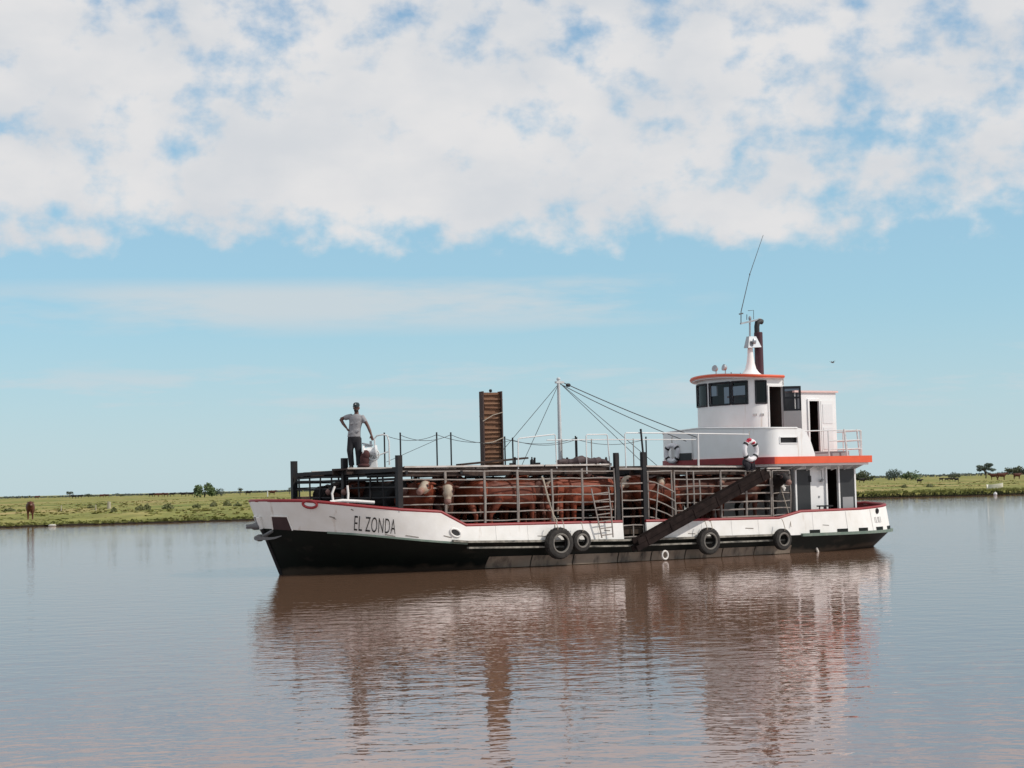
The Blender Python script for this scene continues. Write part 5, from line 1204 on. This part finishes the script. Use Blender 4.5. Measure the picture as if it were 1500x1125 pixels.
# altocumulus sheet with a ragged lower edge
big = cnoise(1,1.5,9,3,.5,1.3); mid_ = cnoise(1,1.3,36,7,.55,4.1,.0)
dens = mth('ADD', mth('MULTIPLY', mth('SUBTRACT', mid_, .5), 1.75), mth('MULTIPLY', mth('SUBTRACT', big, .5), .8))
bias = mrange(mth('ADD', el, mth('MULTIPLY', az, .035)), .104, .160, -.62, .42); bias2 = mrange(el, .235, .29, 0, -.18); fill_bias = mrange(el, .32, .5, 0, .2)  # the last bias is extra cloud above the frame, added for ambient light
dens = mth('ADD', dens, mth('ADD', mth('ADD', bias, mrange(az, .02, .22, 0, -.13)), mth('ADD', bias2, fill_bias)))
puff = mth('MULTIPLY', mth('MULTIPLY', mrange(az, -.19, -.23), mrange(el, .120, .132)), mth('MULTIPLY', mrange(el, .150, .138), .34))
dens = mth('ADD', dens, puff)
alpha = mrange(dens, -.17, .42)
# soft long streaks below the sheet
st = cnoise(1,6,5,6,.6,9.0); band = mth('MULTIPLY', mrange(el, .078,.100), mrange(el, .122,.108))
st2 = mth('MULTIPLY', mth('MULTIPLY', mrange(st, .34,.58), band), mth('MULTIPLY', mth('MULTIPLY', mrange(az, .16,.02), mrange(az, -.30,-.17, .45, 1)), .95))
lowst = mth('MULTIPLY', mrange(cnoise(1,7,7,7,.62,3.0), .36,.64), mth('MULTIPLY', mth('MULTIPLY', mrange(el,.082,.06), mrange(el,.02,.045)), .75))
veil = mrange(el, 0.0, .11, .56, .08)
alpha2 = mth('MAXIMUM', st2, mth('MAXIMUM', lowst, veil))
K = 1/SKY
def mixc(f, a, b):
    q = n.new('ShaderNodeMix'); q.data_type = 'RGBA'; l.new(f, q.inputs[0])
    for i, v in ((6,a),(7,b)):
        if isinstance(v, tuple): q.inputs[i].default_value = (*v,1)
        else: l.new(v, q.inputs[i])
    return q.outputs[2]
CB = .78
cloudc = mixc(mrange(cnoise(1,1.7,14,6,.5,7.7), .3,.7), tuple(K*CB*v for v in (.76,.79,.83)), tuple(K*CB*v for v in (.90,.895,.90)))
thin = tuple(K*CB*v for v in (.68,.77,.82))
tint = n.new('ShaderNodeMix'); tint.data_type = 'RGBA'; tint.blend_type = 'MULTIPLY'; tint.inputs[0].default_value = 1; l.new(sk_.outputs[0], tint.inputs[6]); tint.inputs[7].default_value = (.83,1.02,1.17,1)
air = mixc(mrange(el, .05, .40, .62, .12), tint.outputs[2], tuple(K*v for v in (.335,.585,.675)))
c1 = mixc(alpha2, air, thin); c2 = mixc(alpha, c1, cloudc); l.new(c2, bg.inputs['Color'])

# ------------------------------------------------------------------ sun, camera, output
sl = bpy.data.lights.new('sun', 'SUN'); sl.energy = 2.8; sl.angle = R(.5); sl.color = (1,.94,.85); so_ = bpy.data.objects.new('sun', sl); COL.objects.link(so_)
dv = Vector((sin(SUN_AZ)*cos(SUN_EL), cos(SUN_AZ)*cos(SUN_EL), sin(SUN_EL))); so_.rotation_euler = dv.to_track_quat('Z','Y').to_euler(); so_.location = dv*60 + Vector((0,50,0))
cd = bpy.data.cameras.new('camera'); cam_o = bpy.data.objects.new('camera', cd); COL.objects.link(cam_o); S.camera = cam_o
cd.sensor_width = 36; cd.lens = 36*2600/1500; cd.clip_end = 20000; cd.clip_start = .1
roll = math.atan(.0235); pitch = math.atan(146.9*cos(roll)/2600)
cam_o.location = (0,0,CAM_H)
cam_o.rotation_euler = (Matrix.Rotation(pi/2+pitch,3,'X') @ Matrix.Rotation(-roll,3,'Z')).to_euler()
S.view_settings.view_transform = 'Standard'; S.view_settings.look = 'None'; S.view_settings.exposure = 0.14; S.view_settings.gamma = 1
S.render.engine = 'CYCLES'
S.render.resolution_x, S.render.resolution_y = 1024, 768
